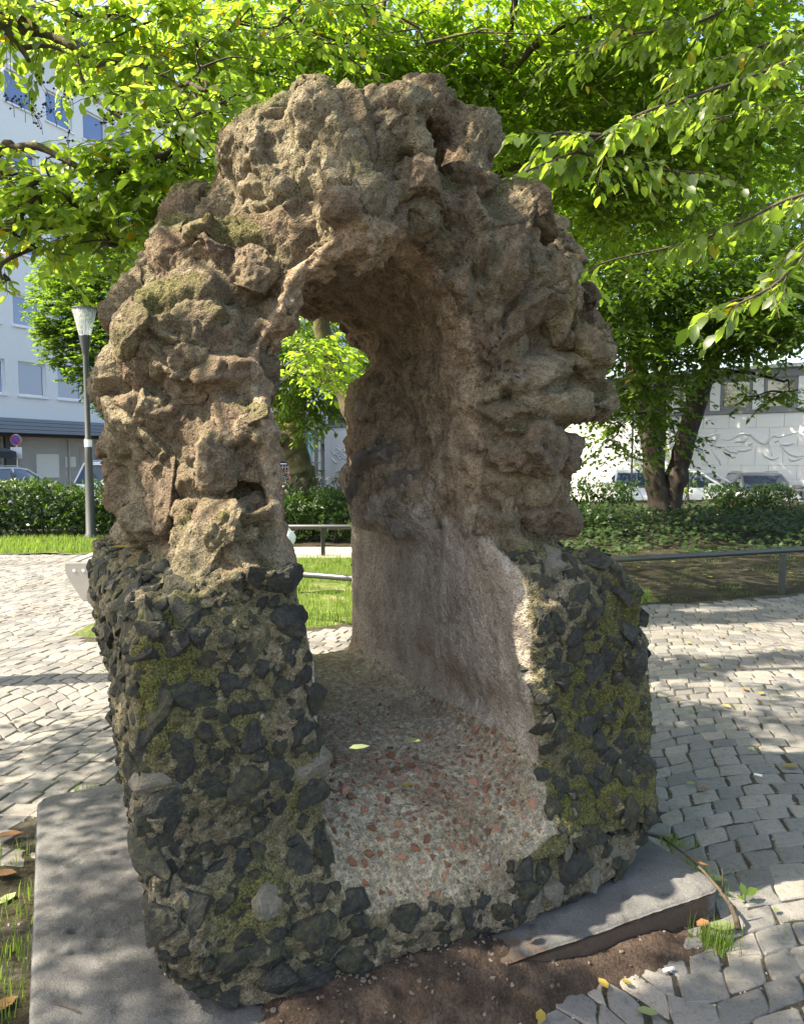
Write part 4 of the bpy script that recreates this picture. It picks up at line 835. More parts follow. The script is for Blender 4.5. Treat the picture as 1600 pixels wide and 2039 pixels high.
for c, r, n in [((-.8,9.4,6.2),1.3,150),((1.0,10.2,6.2),1.4,170),((2.6,10.6,6.6),1.4,170),((-2.2,8.6,6.4),1.3,140),((.8,7.6,7.2),1.4,170),((2.8,7.6,7.1),1.4,170),((1.6,9.4,7.0),1.5,170)]: t.clump(c, r, n, 13, .095, .5, (.5, .8), .45)  # clumps out of sight, added to keep sun off the right bed
t.done('leaf_mid', 'bark_moss')

# tree seen through the opening
t = Tree('gnarled_tree', 'stout gnarled tree seen through the arch with a mossy side limb', (-2.05, 15.8, 0)); D_ = 15.8
t.limb([(-2.08,D_,-.1), W_(606,975,D_), W_(598,930,D_), W_(585,890,D_), W_(585,850,D_), W_(590,810,D_), W_(600,760,D_), W_(610,690,D_)], .32, .16, 12)
t.limb([W_(592,905,D_), W_(572,878,D_-.1), W_(548,868,D_-.2), W_(520,855,D_-.3), W_(480,850,D_-.5)], .19, .12, 10); t.limb([W_(575,875,D_-.1), W_(562,845,D_), W_(553,815,D_), W_(545,760,D_)], .15, .09, 9)
for px, py, d, r, n in [(590,690,11.4,1.0,120),(650,720,11.6,.9,100),(560,760,11.4,.6,70),(620,790,11.6,.55,50),(690,780,12,.5,40),(600,830,11.4,.22,14),(585,862,11.2,.16,8),(480,720,12,1.1,90),(700,640,12,1.1,90),(420,640,12,1.2,80),(665,825,12,.3,14)]:
    t.clump(W_(px, py, d+2.6), r*1.15, n, 13, .115, .6, (.35, .6), .6)
t.clump((-2.1,15.6,5.2), 2.2, 260, 13, .11, .55, (.5, .8)); t.clump((.2,14,7.4), 2.2, 230, 13, .13, .55, (.5, .9)); t.clump((2.6,13.6,8.0), 2.2, 230, 13, .13, .55, (.5, .9)); t.done('leaf_far', 'bark_moss')

# double-stemmed tree on the right
t = Tree('twin_trunk_tree', 'large tree with two dark trunks forking from one base in the right bed', (6.2, 17.0, 0)); D_ = 17.0
t.limb([(6.1,D_,-.1), W_(1312,1000,D_), W_(1300,930,D_), W_(1290,850,D_), W_(1280,780,D_), W_(1265,680,D_), W_(1240,560,D_-.3), W_(1230,430,D_-.5)], .28, .12, 12)
t.limb([(6.3,D_+.05,-.1), W_(1335,1000,D_), W_(1350,930,D_), W_(1375,840,D_), W_(1398,770,D_), W_(1420,700,D_), W_(1450,560,D_-.3), W_(1480,400,D_-.5)], .28, .12, 12)
t.limb([W_(1440,620,D_),W_(1520,620,D_-1),W_(1600,650,D_-2)], .1, .03); t.limb([W_(1265,680,D_),W_(1200,600,D_-1),W_(1150,560,D_-1.6)], .1, .03); t.limb([W_(1400,760,D_),W_(1470,740,D_-1.5),W_(1560,760,D_-2.5)], .05, .02)
for px, py, d, r, n in [(1230,560,14,1.5,150),(1380,590,14.5,1.7,170),(1530,570,14,1.6,160),(1240,680,14,.9,90),(1360,700,14.5,.9,80),(1480,655,13.5,.7,70),(1600,640,13,.7,60),(1280,770,14,.5,46),(1245,830,14.5,.4,26),(1240,470,14.5,1.8,160),(1420,470,15,1.9,170),(1580,480,15,1.8,150),(1180,640,15,1,80),(1410,735,15.5,.3,14),(1570,782,13.5,.16,7),(1500,790,13.5,.12,5),(1310,830,14.5,.35,20),(1345,880,15,.25,8),(1210,880,15.5,.35,14),(1250,905,16,.3,9),(1650,600,13.5,1.5,120),(1340,640,15.5,1.2,90),(1500,630,14.5,1.1,90)]:
    t.clump(W_(px, py, d), r, int(n*1.3), 13, .155, .45, (.5, .9), .35, r0=.03)
for c, r, n in [((4,15.5,7.5),2.3,230),((7,16,8),2.6,260),((10,16,7.5),2.4,220),((5.5,17.5,9.5),2.4,220),((8.5,17.5,9.8),2.4,220)]: t.clump(c, r, n, 13, .15, .5, (.6, 1), .35, r0=.05)
t.done('leaf_far', 'bark', simple=True)

# broad leaved tree against the left house and dark trees behind
t = Tree('evergreen_tree', 'small dense evergreen tree standing in front of the white house behind the lamp post', (-6.75, 18.2, 0)); D_ = 18.2
t.limb([(-6.75,D_,-.1), (-6.8,D_,1.8), (-7.2,D_,3.4), (-7.5,D_,6)], .14, .05)
for px, py, d, r, n in [(140,620,18,.9,230),(190,560,18.2,1.1,300),(220,660,17.8,1.0,280),(130,690,18,.6,120),(180,740,17.8,.6,130),(215,790,17.8,.4,60),(120,560,18.4,.6,110),(240,520,18.4,.9,160),(280,600,18,.9,150),(110,650,18,.4,60)]:
    t.clump(W_(px, py, d), r, int(n*2.0), 10, .115, .95, (.14, .28), .1, .1)
t.done('leaf_far', 'bark', simple=True, twigs=False)
for k, (bx, by, cl, lb) in enumerate([(1.0,24,[((-.2,24,8),3,260),((2.2,24,9.5),3.2,280),((1,24,6),2.4,180),((.5,24,12),3.4,260)],'tall dark tree in the background directly above the arch'),(9.3,27,[((5.2,26,8),3.2,260),((8.5,26,9),3.4,280),((6.5,26,12),3.6,280),((10,26,7.4),2.6,180),((4.5,26,12.5),3,220)],'tall dark tree in the background above the right hand wall'),(14.5,26,[((13,26,8.5),3.4,280),((15.5,26,10),3.6,280),((12,26,12),3.4,240),((16.5,26,7),2.6,160)],'tall dark tree in the background at the right edge')]):
    t = Tree('background_tree', lb, (bx, by, 0)); t.limb([(bx,by,-.1),(bx+.1,by,4),(bx,by,8),(bx+.2,by,12)], .32, .12)
    for c, r, n in cl: t.clump(c, r, n, 13, .24, .75, (.8, 1.4), .3, r0=.06)
    t.done('leaf_dark', 'bark', simple=True, twigs=False)

# hedges
def hedge(name, label, x0, x1, y0, y1, h, n, size, m='leaf_laurel', cat='hedge', gap=0.0, z0=.05, tilt=.0):
    o = thing(name, label, cat, ((x0+x1)/2, (y0+y1)/2, 0)); b = np.array(o.location)
    mb = MB()
    for _ in range(int((x1-x0)*9)):
        x = rng.uniform(x0, x1); y = rng.uniform(y0+.1, y1-.1); p = np.array([x, y, 0])-b
        limb_tube(mb, [p, p+[rng.normal(0, .12), rng.normal(0, .1), h*.5], p+[rng.normal(0, .25), rng.normal(0, .15), h*rng.uniform(.75, .98)]], .014, .004, 4, 3)
    mb.build('stems', M['bark'], o, smooth=True, kind='stuff')
    P = np.stack([rng.uniform(x0, x1, n), rng.uniform(y0, y1, n), z0+(h-z0)*rng.random(n)**.72], 1)
    top = h*(1+.20*n2(P[:, 0], P[:, 1], 1.6, 3, 130)); P[:, 2] *= top/h
    hol = fbm(P, 2.6, 2, 140) > gap; 
    d = np.stack([rng.normal(0, .6, n), rng.normal(-.35, .5, n), rng.uniform(.1, 1.1, n)], 1); up = np.stack([rng.normal(0, .4, n), np.full(n, -.6)+rng.normal(0, .3, n), np.full(n, .8)], 1)
    C = P[hol]; leaves = []
    k = 4
    PP = np.repeat(C, k, 0)+rng.normal(0, .02, (len(C)*k, 3)); dd = np.repeat(d[hol], k, 0)+rng.normal(0, .55, (len(C)*k, 3)); uu = np.repeat(up[hol], k, 0)+rng.normal(0, .3, (len(C)*k, 3))
    ok = sun_open(PP) | (PP[:, 2] < 9)
    leaf_mesh('foliage', PP-b, dd, uu, size*rng.uniform(.6, 1.15, len(PP)), M[m], rng.random(len(PP)), o, 'stuff', True, .72); return o
hedge('laurel_hedge', 'clipped glossy green laurel hedge on the left behind the lamp post', -10.5, -4.6, 14.6, 16.0, 1.06, 4600, .125, gap=-.9)
hedge('laurel_hedge', 'clipped glossy green laurel hedge seen through the arch opening', -4.2, 1.6, 13.6, 15.0, .98, 4600, .115, gap=-.9)
hedge('thin_hedge', 'thin see-through hedge between the ruin and the twin trunk tree', 3.4, 6.2, 19.0, 20.0, .98, 1100, .13, gap=-.3)
hedge('round_shrub', 'dark rounded shrub in front of the parked cars at the far right', 7.6, 9.6, 17.6, 18.6, .92, 640, .14, cat='shrub', gap=-.4)
hedge('low_shrub', 'low dark shrub beside the right flank of the ruin', 3.2, 4.4, 14.2, 15.2, .55, 300, .12, cat='shrub', gap=-.5)
hedge('sparse_shrub', 'sparse bright shrub at the far right edge', 10.2, 12.0, 18.0, 19.2, .95, 120, .13, cat='shrub', gap=0)
hedge('grey_shrub', 'loose grey green shrub around the foot of the gnarled tree', -3.2, -.9, 15.2, 15.7, 1.35, 360, .09, m='leaf_ivy', cat='shrub', gap=-.1)
hedge('yellow_shrub', 'bright yellow green bush behind the fork of the twin trunks', 6.7, 7.7, 19.0, 19.8, 1.7, 150, .14, m='leaf_near', cat='shrub', gap=-.2)
def scatter_leaves(name, n, x0, x1, y0, y1, zf, size, m, kind='stuff', inside=None):
    P = np.stack([rng.uniform(x0, x1, n), rng.uniform(y0, y1, n), np.zeros(n)], 1)
    if inside is not None: P = P[inside(P[:, 0], P[:, 1])]
    n = len(P); P[:, 2] = zf(P[:, 0], P[:, 1]); d = np.stack([rng.normal(0, 1, n), rng.normal(-.4, .7, n), rng.normal(.05, .35, n)], 1); up = np.stack([rng.normal(0, .35, n), rng.normal(-.3, .35, n), np.ones(n)], 1)
    return leaf_mesh(name, P, d, up, size*rng.uniform(.6, 1.25, n), M[m], rng.random(n), None, kind, True, 1.25)
scatter_leaves('ivy_ground_cover', 11000, 2.6, 13, 12.2, 19.0, lambda X, Y: (.05+.42*sst(12.2, 14.5, Y+.5*n2(X, Y, .8, 2, 150)))*rng.random(len(X))**.5*(1+.25*n2(X, Y, 1.3, 2, 151)), .12, 'leaf_ivy', inside=lambda X, Y: Y > 12.4+.9*n2(X, Y, .9, 2, 152)+.3*(X > 5))
# grass
BV = np.array([(-.5,0,0),(.5,0,0),(-.34,.16,.55),(.34,.16,.55),(0,.45,1)]); BF = [(0,1,3,2),(2,3,4)]
def blades(name, P, h, w, m='grass_blade', lean=.6, parent=None, kind='stuff', g=rng):
    n = len(P); a = g.uniform(0, 6.283, n); ca, sa = np.cos(a), np.sin(a); hh = h*g.uniform(.5, 1.3, n); ww = w*g.uniform(.7, 1.3, n); ln = lean*g.uniform(.3, 1.8, n)
    V = np.zeros((n, 5, 3)); bx = BV[None, :, 0]*ww[:, None]; by = BV[None, :, 1]*(ln*hh)[:, None]
    V[..., 0] = bx*ca[:, None]-by*sa[:, None]; V[..., 1] = bx*sa[:, None]+by*ca[:, None]; V[..., 2] = BV[None, :, 2]*hh[:, None]; V += P[:, None]
    fl = np.array([i for f in BF for i in f]); F = (np.arange(n)*5)[:, None]+fl[None]
    return link(name, mesh_np(name, V.reshape(-1, 3), F.ravel(), np.tile([4, 3], n), True, dict(rnd=np.repeat(g.random(n), 5)), M[m]), parent, kind=kind)
def gpts(n, x0, x1, y0, y1, dens=None, z=.01):
    P = np.stack([rng.uniform(x0, x1, n), rng.uniform(y0, y1, n), np.full(n, z)], 1); return P[dens(P[:, 0], P[:, 1])] if dens else P
blades('lawn_grass', gpts(42000, -3, 2.9, 6.7, 11.7, lambda X, Y: (Y > far_edge(X)+.05) & (n2(X, Y, 1.6, 3, 160) > -.22)), .075, .007)
blades('verge_grass', gpts(16000, -12, -3, 12.3, 14.5), .12, .011)
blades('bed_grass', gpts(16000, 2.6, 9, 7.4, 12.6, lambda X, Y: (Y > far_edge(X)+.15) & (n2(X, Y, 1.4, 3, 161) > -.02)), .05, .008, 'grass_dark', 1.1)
u_, v_ = rng.uniform(-.85, -.1, 2600), rng.uniform(.9, 3.3, 2600); k_ = n2(u_, v_, 3, 2, 165) > -.1
blades('strip_grass', np.stack([CT*u_-ST*v_, ST*u_+CT*v_, 0*u_+.01], 1)[k_], .07, .004)
tp = []
for _ in range(420):
    y = 2.3+abs(rng.normal(0, 2.4)); x = rng.uniform(-.6, .6)*y
    if in_paving(x, y) and not near_slab(x, y, .03) and n2(np.array([x]), np.array([y]), .9, 2, 170)[0] > .02:
        m_ = rng.integers(5, 22); tp.append(np.stack([x+rng.normal(0, .022, m_), y+rng.normal(0, .022, m_), np.full(m_, -.012)], 1))
blades('joint_weeds', np.concatenate(tp), .032, .003)
for k, (px, py, n, h, lb) in enumerate([(1385,1745,340,.055,'thick tuft of green grass along the right edge of the concrete slab'),(1425,1880,200,.075,'tuft of long grass on the cobbles below the slab corner'),(1340,1680,120,.04,'small tuft of grass where the ruin meets the right paving'),(165,1585,90,.07,'thin tuft of grass at the back left edge of the slab')]):
    c = gnd(px, py); o = thing('grass_tuft', lb, 'grass', tuple(c)); sp = (.075, .03) if k == 0 else (.035, .03)
    a = R(-62) if k == 0 else 0; q = rng.normal(0, 1, (n, 2))*sp; P = np.stack([q[:, 0]*math.cos(a)-q[:, 1]*math.sin(a), q[:, 0]*math.sin(a)+q[:, 1]*math.cos(a), np.full(n, -.01)], 1)
    blades('blades', P, h, .0035, parent=o)
# ------------------------------------------------------------------ buildings, vehicles, street furniture
plain('render_white', (.70, .70, .70), .85, var=.05, bump=.3); plain('trim_white', (.78, .78, .76), .5, var=.03); plain('dark_grey', (.07, .072, .078), .6); plain('mid_grey', (.20, .205, .215), .6)
plain('blue_grey', (.17, .20, .25), .5); plain('stone_white', (.74, .73, .71), .6, var=.04, bump=.1); plain('relief_grey', (.60, .60, .61), .7); plain('lamp_metal', (.05, .053, .048), .5, .1, bump=.2); plain('rail_metal', (.075, .082, .078), .38, .5)
plain('bench_metal', (.33, .305, .275), .5, .2); plain('beige', (.42, .35, .28), .6); plain('roof_dark', (.05, .042, .04), .8); plain('tyre', (.02, .02, .02), .8); plain('alu', (.55, .56, .57), .35, .9)
plain('sign_blue', (.02, .06, .36), .4, var=0); plain('sign_red', (.55, .02, .03), .4, var=0); plain('sign_white', (.8, .8, .8), .5, var=0); plain('cyan', (.25, .50, .55), .6); plain('parasol', (.035, .04, .042), .85); plain('orange', (.62, .26, .05), .6); plain('cream_frame', (.55, .48, .38), .6)
plain('paint_silver', (.6, .6, .6), .3, .5, var=.02); plain('paint_white', (.78, .78, .77), .3, 0, var=.02); plain('paint_grey', (.22, .22, .23), .3, .4, var=.02); plain('bag_white', (.78, .78, .76), .35, var=.05); plain('bag_teal', (.12, .28, .28), .5); plain('butt', (.8, .78, .74), .7); plain('red_flower', (.5, .08, .10), .7)
mat_glass('window_blue', (1, 1, 1), .05, .35, (.07, .13, .30)); mat_glass('window_dark', (1, 1, 1), .04, .7, (.02, .025, .022)); mat_glass('car_glass', (1, 1, 1), .03, 1., (.04, .06, .09)); mat_clear('clear_glass')  # window_blue: reflected blue sky is put into the pane's base colour

class Face:                       # a facade plane: local x along it, local y into the building
    def __init__(s, P, e): s.P = np.array(P, float); e = np.array(e, float); s.e = e/np.linalg.norm(e); s.n = np.array([-s.e[1], s.e[0]]); s.rz = math.atan2(s.e[1], s.e[0])
    def at(s, px, py):
        d = ray(px, py); t = (s.P@s.n)/(d[:2]@s.n); q = d*t; return float((q[:2]-s.P)@s.e), float(EYE+q[2])
def wall_holes(xs0, xs1, z0, z1, holes, dep=.16):
    mb = MB(); gx_ = sorted({xs0, xs1, *[h[0] for h in holes], *[h[2] for h in holes]}); gz_ = sorted({z0, z1, *[h[1] for h in holes], *[h[3] for h in holes]})
    for a, b in zip(gx_, gx_[1:]):
        for c, d in zip(gz_, gz_[1:]):
            mx, mz = (a+b)/2, (c+d)/2
            if any(h[0] < mx < h[2] and h[1] < mz < h[3] for h in holes): continue
            mb.add([(a,0,c),(b,0,c),(b,0,d),(a,0,d)], [(0,1,2,3)])
    for a, c, b, d in holes:
        mb.add([(a,0,c),(b,0,c),(b,dep,c),(a,dep,c),(a,0,d),(b,0,d),(b,dep,d),(a,dep,d)], [(0,1,2,3),(7,6,5,4),(0,3,7,4),(1,5,6,2)])
    return mb
def window(par, a, c, b, d, fr, gl, y=.10, w=.07, sill=None, mull=False, name='window'):
    mb = MB(); mb.box(a, y, c, a+w, y+.06, d); mb.box(b-w, y, c, b, y+.06, d); mb.box(a+w, y, c, b-w, y+.06, c+w); mb.box(a+w, y, d-w, b-w, y+.06, d)
    if mull: mb.box((a+b)/2-w*.4, y, c+w, (a+b)/2+w*.4, y+.055, d-w)
    f = mb.build(name, M[fr], par); MB().box(a+w*.9, y+.025, c+w*.9, b-w*.9, y+.035, d-w*.9).build('pane', M[gl], f)
    if sill: MB().box(a-.06, -.07, c-.06, b+.06, y, c-.003).build('sill', M[sill], f)
    return f
# white apartment house on the left
A_ = Face((-14.25, 26), (.42, .91)); hb = thing('apartment_house', 'white rendered apartment house with windows coloured like reflected sky and a shop on the ground floor', 'building', (*A_.P, -.3), A_.rz)
px_w = [A_.at(92, 220)[0], A_.at(165, 240)[0]]; ps = px_w[1]-px_w[0]; ww = A_.at(143, 220)[0]-px_w[0]
rowz = [(A_.at(62, 789)[1], A_.at(62, 722)[1]), (A_.at(45, 650)[1], A_.at(45, 588)[1]), (0, 0), (0, 0), (A_.at(118, 252)[1], A_.at(118, 190)[1])]
for i in (2, 3):
    f = (i-1)/3; rowz[i] = tuple(rowz[1][k]+(rowz[4][k]-rowz[1][k])*f for k in (0, 1))
eave = A_.at(290, 205)[1]; low0 = A_.at(37, 750)[0]; holes = []; H0 = .3
for i, (za, zb) in enumerate(rowz):
    x0 = low0 if i < 1 else px_w[0]
    k0 = -int((x0+8)/ps)
    for k in range(k0, 16): holes.append((x0+k*ps, za+H0, x0+k*ps+ww, zb+H0))
fz0 = A_.at(100, 838)[1]+H0
wall_holes(-9, 24, fz0-.1, eave+H0, holes).build('wall', M['render_white'], hb)
MB().box(-9, .35, 0, 24, 10, eave+.2).build('inner_block', M['mid_grey'], hb)
for h in holes: window(hb, *h, 'trim_white', 'window_blue', sill='trim_white')
MB().prism([(-9, eave+.31), (24.6, eave+.31), (24.6, eave+.65), (-9, eave+.65)], -.7, 10.2).build('roof', M['roof_dark'], hb)
for k in range(6): MB().box(1.5+k*3.2, .8, eave+.65, 2.9+k*3.2, 2.6, eave+2.3).build('dormer', M['mid_grey'], hb)
aw = MB(); zt, zb2 = fz0, A_.at(100, 866)[1]+H0
for k in range(4): aw.box(-9, -.9+.05*k, zb2+(zt-zb2)*k/4, 24, 0, zb2+(zt-zb2)*(k+1)/4-.015)
aw.build('awning', M['blue_grey'], hb)
sx0, sx1 = A_.at(38, 920)[0], A_.at(216, 920)[0]; sz1 = A_.at(120, 872)[1]+H0; sz0 = .45
wall_holes(-9, 24, 0, zb2-.02, [(sx0, sz0, sx1, sz1), (sx0-6.4, sz0, sx0-.5, sz1), (sx1+.6, sz0, sx1+7, sz1)], .3).build('shopfront', M['dark_grey'], hb)
for a, b in ((sx0, sx1), (sx0-6.4, sx0-.5), (sx1+.6, sx1+7)):
    f = window(hb, a, sz0, b, sz1, 'cream_frame', 'clear_glass', .12, .08, name='shop_window')
    MB().box(a, .75, 0.1, b, .8, sz1).build('display_wall', M['render_white'], hb); MB().box(a+.1, .5, .1, a+.7, .6, sz1-1.0).build('display_board', M['dark_grey'], hb); MB().box(a+.8, .55, .1, a+3.0, .62, sz1-1.35).build('display_board', M['mid_grey'], hb); MB().box(a+4.3, .6, sz1-1.3, a+5.1, .66, sz1-.25).build('display_panel', M['mid_grey'], hb)
    for q_, w_, h0_, h1_, m_ in ((.9, 1.0, 1.2, 2.1, 'trim_white'), (2.2, .5, 1.6, 2.0, 'trim_white'), (4.0, 1.1, 1.0, 2.2, 'trim_white'), (2.9, .12, .6, 2.4, 'dark_grey')):
        if a+q_+w_ < b: MB().box(a+q_, .2, h0_, a+q_+w_, .215, min(h1_, sz1-.1)).build('poster', M[m_], hb)
    MB().box(a+(b-a)*.55, .10, sz0, a+(b-a)*.55+.07, .19, sz1).build('mullion', M['cream_frame'], hb)
    fl_ = MB()
    for _ in range(26): x, z = a+rng.uniform(2.9, 5.6), rng.uniform(.9, 1.6); fl_.box(x, .55, z, x+.14, .65, z+.11)
    fl_.build('flower_display', M['red_flower'], hb)

# low hall with stone clad wall on the right
B_ = Face((7.96, 30.6), (6.29, -4.6)); rb = thing('stone_clad_hall', 'long low hall clad in pale stone with carved relief and grey framed windows', 'building', (*B_.P, -.3), B_.rz)
xl = B_.at(646, 900)[0]; xr = B_.at(1600, 900)[0]+3.5; zT = B_.at(1470, 824)[1]+.3
zr = [0, .55, *[B_.at(1470, y)[1]+.3 for y in (953, 926, 889, 852)], zT]; zr = sorted(zr)
MB().box(xl, .04, 0, xr, 9, zT-.005).build('core_wall', M['relief_grey'], rb)
pm_ = {}
for i, (a, b) in enumerate(zip(zr, zr[1:])):
    if b-a < .1: continue
    w = .92; x = xl+(.46 if i % 2 else 0)-.46
    while x < xr:
        x0, x1 = max(x, xl), min(x+w, xr)
        if x1-x0 > .1:
            key = (i, round(x1-x0, 3))
            if key not in pm_: o = MB().box(0, 0, 0, x1-x0-.012, .05, b-a-.012).build('stone_panel', M['stone_white'], rb, loc=(x0, rng.normal(0, .004), a)); pm_[key] = o.data
            else: link('stone_panel', pm_[key], rb, (x0, rng.normal(0, .004), a))
        x += w
z1_, z2_, z3_ = zT, B_.at(1470, 755)[1]+.3, B_.at(1470, 738)[1]+.3
wx = B_.at(1434, 790)[0]; wp = B_.at(1520, 790)[0]-wx; wW = B_.at(1496, 790)[0]-wx
MB().box(xl, -.08, z1_, xr, .2, z1_+.14).build('sill_band', M['mid_grey'], rb); MB().box(xl, -.05, z2_, xr, .3, z3_).build('fascia', M['mid_grey'], rb); MB().box(xl-.2, -.25, z3_, xr, 9, z3_+.12).build('roof', M['relief_grey'], rb); MB().box(xl, .3, z1_, xr, 9, z3_-.01).build('inner_block', M['dark_grey'], rb)
k = int((xl-wx)/wp)
while wx+k*wp+wW < xr:
    a = wx+k*wp; k += 1
    if a < xl: continue
    window(rb, a, z1_+.14, a+wW, z2_, 'mid_grey', 'window_dark', .02, .10); MB().box(a+wW+.02, 0, z1_+.14, a+wp-.02, .12, z2_).build('infill_panel', M['stone_white'], rb)
ZR = [[(250,1120),(320,1045),(390,1060),(500,1015),(560,1010)],[(600,1075),(700,1080),(780,1040),(850,1000),(900,1020),(950,1015),(1010,1080),(1080,1120),(1130,1135),(1200,1040),(1300,1040),(1400,1020),(1520,995),(1640,985)],[(740,1110),(860,1100),(910,1055)],[(780,1215),(880,1215),(960,1190)],[(1310,1120),(1350,1190),(1420,1250),(1500,1280),(1640,1280)],[(1050,1230),(1130,1290),(1220,1320),(1290,1290)],[(1410,1310),(1450,1335),(1580,1305)],[(250,1210),(300,1180),(370,1240),(390,1330)],[(460,1200),(560,1330),(580,1390)],[(560,1010),(520,1090),(480,1120)],[(470,1040),(490,1150)],[(600,1170),(700,1230),(800,1235)],[(1170,1100),(1190,1220),(1210,1280)],[(910,1140),(970,1125)],[(1310,1150),(1380,1140),(1480,1130)],[(1240,1110),(1290,1090)],[(660,1240),(720,1300),(760,1290)]]
for ln in ZR:
    pts = [B_.at(1340+x*.1625, 700+y*.1625) for x, y in ln]; Q = []
    for i in range(len(pts)-1):
        for f in np.linspace(0, 1, 5)[:-1]: Q.append((pts[i][0]*(1-f)+pts[i+1][0]*f, -.005, .3+pts[i][1]*(1-f)+pts[i+1][1]*f+rng.normal(0, .012)))
    Q.append((pts[-1][0], -.005, .3+pts[-1][1])); m = len(Q); MB().tube(Q, [.035*math.sin(math.pi*(i+.6)/(m+.2))+.012 for i in range(m)], 6).build('carved_line', M['relief_grey'], rb, smooth=True)  # greyer than the panels: recess shadow is put into the line colour
for _ in range(26):
    x0, z0 = B_.at(rng.uniform(655, 712), rng.uniform(893, 925)); a = rng.uniform(-.7, .7); MB().tube([(x0+.22*f, -.005, z0+.3+.22*f*a+.06*math.sin(f*3)) for f in (0, .5, 1, 1.6, 2.2)], [.01, .04, .05, .04, .01], 6).build('carved_line', M['relief_grey'], rb, smooth=True)  # same grey, shadow of the carving coloured in

# grey house and scaffold in the gap behind the gnarled tree
gh = thing('grey_house', 'pale grey house with large windows seen through the arch left of the white hall', 'building', (-8.5, 40, -.3))
hl = [(-4+k*2.6, .9, -2.2+k*2.6, 2.6) for k in range(3)]+[(-4+k*2.6, 3.9, -2.2+k*2.6, 5.3) for k in range(3)]
wall_holes(-8, 3.6, 0, 4.2, [h for h in hl if h[3] < 4], .2).build('wall', M['mid_grey'], gh); MB().box(-8, .3, 0, 3.6, 8, 4.2).build('inner_block', M['dark_grey'], gh); MB().box(-8.2, -.4, 4.2, 3.8, 8, 4.75).build('roof', M['relief_grey'], gh)
for h in hl[:3]: window(gh, *h, 'trim_white', 'window_dark', .1, .08, sill='trim_white')
sc_ = thing('scaffold_tower', 'tall slim scaffold with white poles and pale cyan netting behind the gnarled tree', 'scaffold', (-4.55, 36.5, -.3)); mb = MB()
for x in (-.45, .1, .42): mb.tube([(x, 0, 0), (x, 0, 5.2)], .04, 6); mb.tube([(x, .6, 0), (x, .6, 5.2)], .04, 6)
mb.build('poles', M['alu'], sc_); mb = MB()
for z in (.5, 1.1, 1.7, 2.3, 2.9, 3.5, 4.1, 4.7): mb.box(-.5, -.05, z, .45, .65, z+.06)
mb.build('decks', M['mid_grey'], sc_); MB().box(-.08, -.12, .2, .07, -.08, 4.4).build('netting', M['cyan'], sc_)
mf = thing('mesh_fence', 'white wire mesh fence panel behind the gnarled tree', 'fence', (-4.75, 28, -.3)); mb = MB()
mb.tube([(-1.0,0,.1),(-1.0,0,1.75)], .025, 6); mb.tube([(1.1,0,.1),(1.1,0,1.75)], .025, 6); mb.tube([(-1.0,0,1.72),(1.1,0,1.72)], .025, 6); mb.tube([(-1.0,0,.2),(1.1,0,.2)], .025, 6); mb.build('frame', M['alu'], mf); mb = MB()
for k in range(19): mb.tube([(-.95+k*.105, 0, .2), (-.95+k*.105, 0, 1.72)], .009, 4)
for k in range(7): mb.tube([(-1, 0, .4+k*.2), (1.1, 0, .4+k*.2)], .007, 4)
mb.build('wires', M['trim_white'], mf)
fb_ = thing('flowering_bush', 'small bush with pink and red blossom in front of the mesh fence', 'shrub', (-4.4, 26.8, -.3)); n_ = 420; P_ = rng.normal(0, 1, (n_, 3))*[.5, .3, .25]+[0, 0, 1.0]
leaf_mesh('blossom', P_, rng.normal(0, 1, (n_, 3)), rng.normal(0, 1, (n_, 3))+[0, 0, 1], np.full(n_, .09), M['red_flower'], rng.random(n_), fb_, 'stuff', True, 1.4)
P_ = rng.normal(0, 1, (700, 3))*[.6, .35, .4]+[0, 0, .7]; leaf_mesh('foliage', P_, rng.normal(0, 1, (700, 3)), rng.normal(0, 1, (700, 3))+[0, 0, 1], np.full(700, .11), M['leaf_ivy'], rng.random(700), fb_, 'stuff', True, 1)
ms_ = MB(); 
for k in range(5): ms_.tube([(0, 0, 0), (rng.normal(0, .15), rng.normal(0, .1), .5), (rng.normal(0, .35), rng.normal(0, .2), 1.0)], [.02, .014, .006], 5)
ms_.build('stems', M['bark'], fb_, kind='stuff')

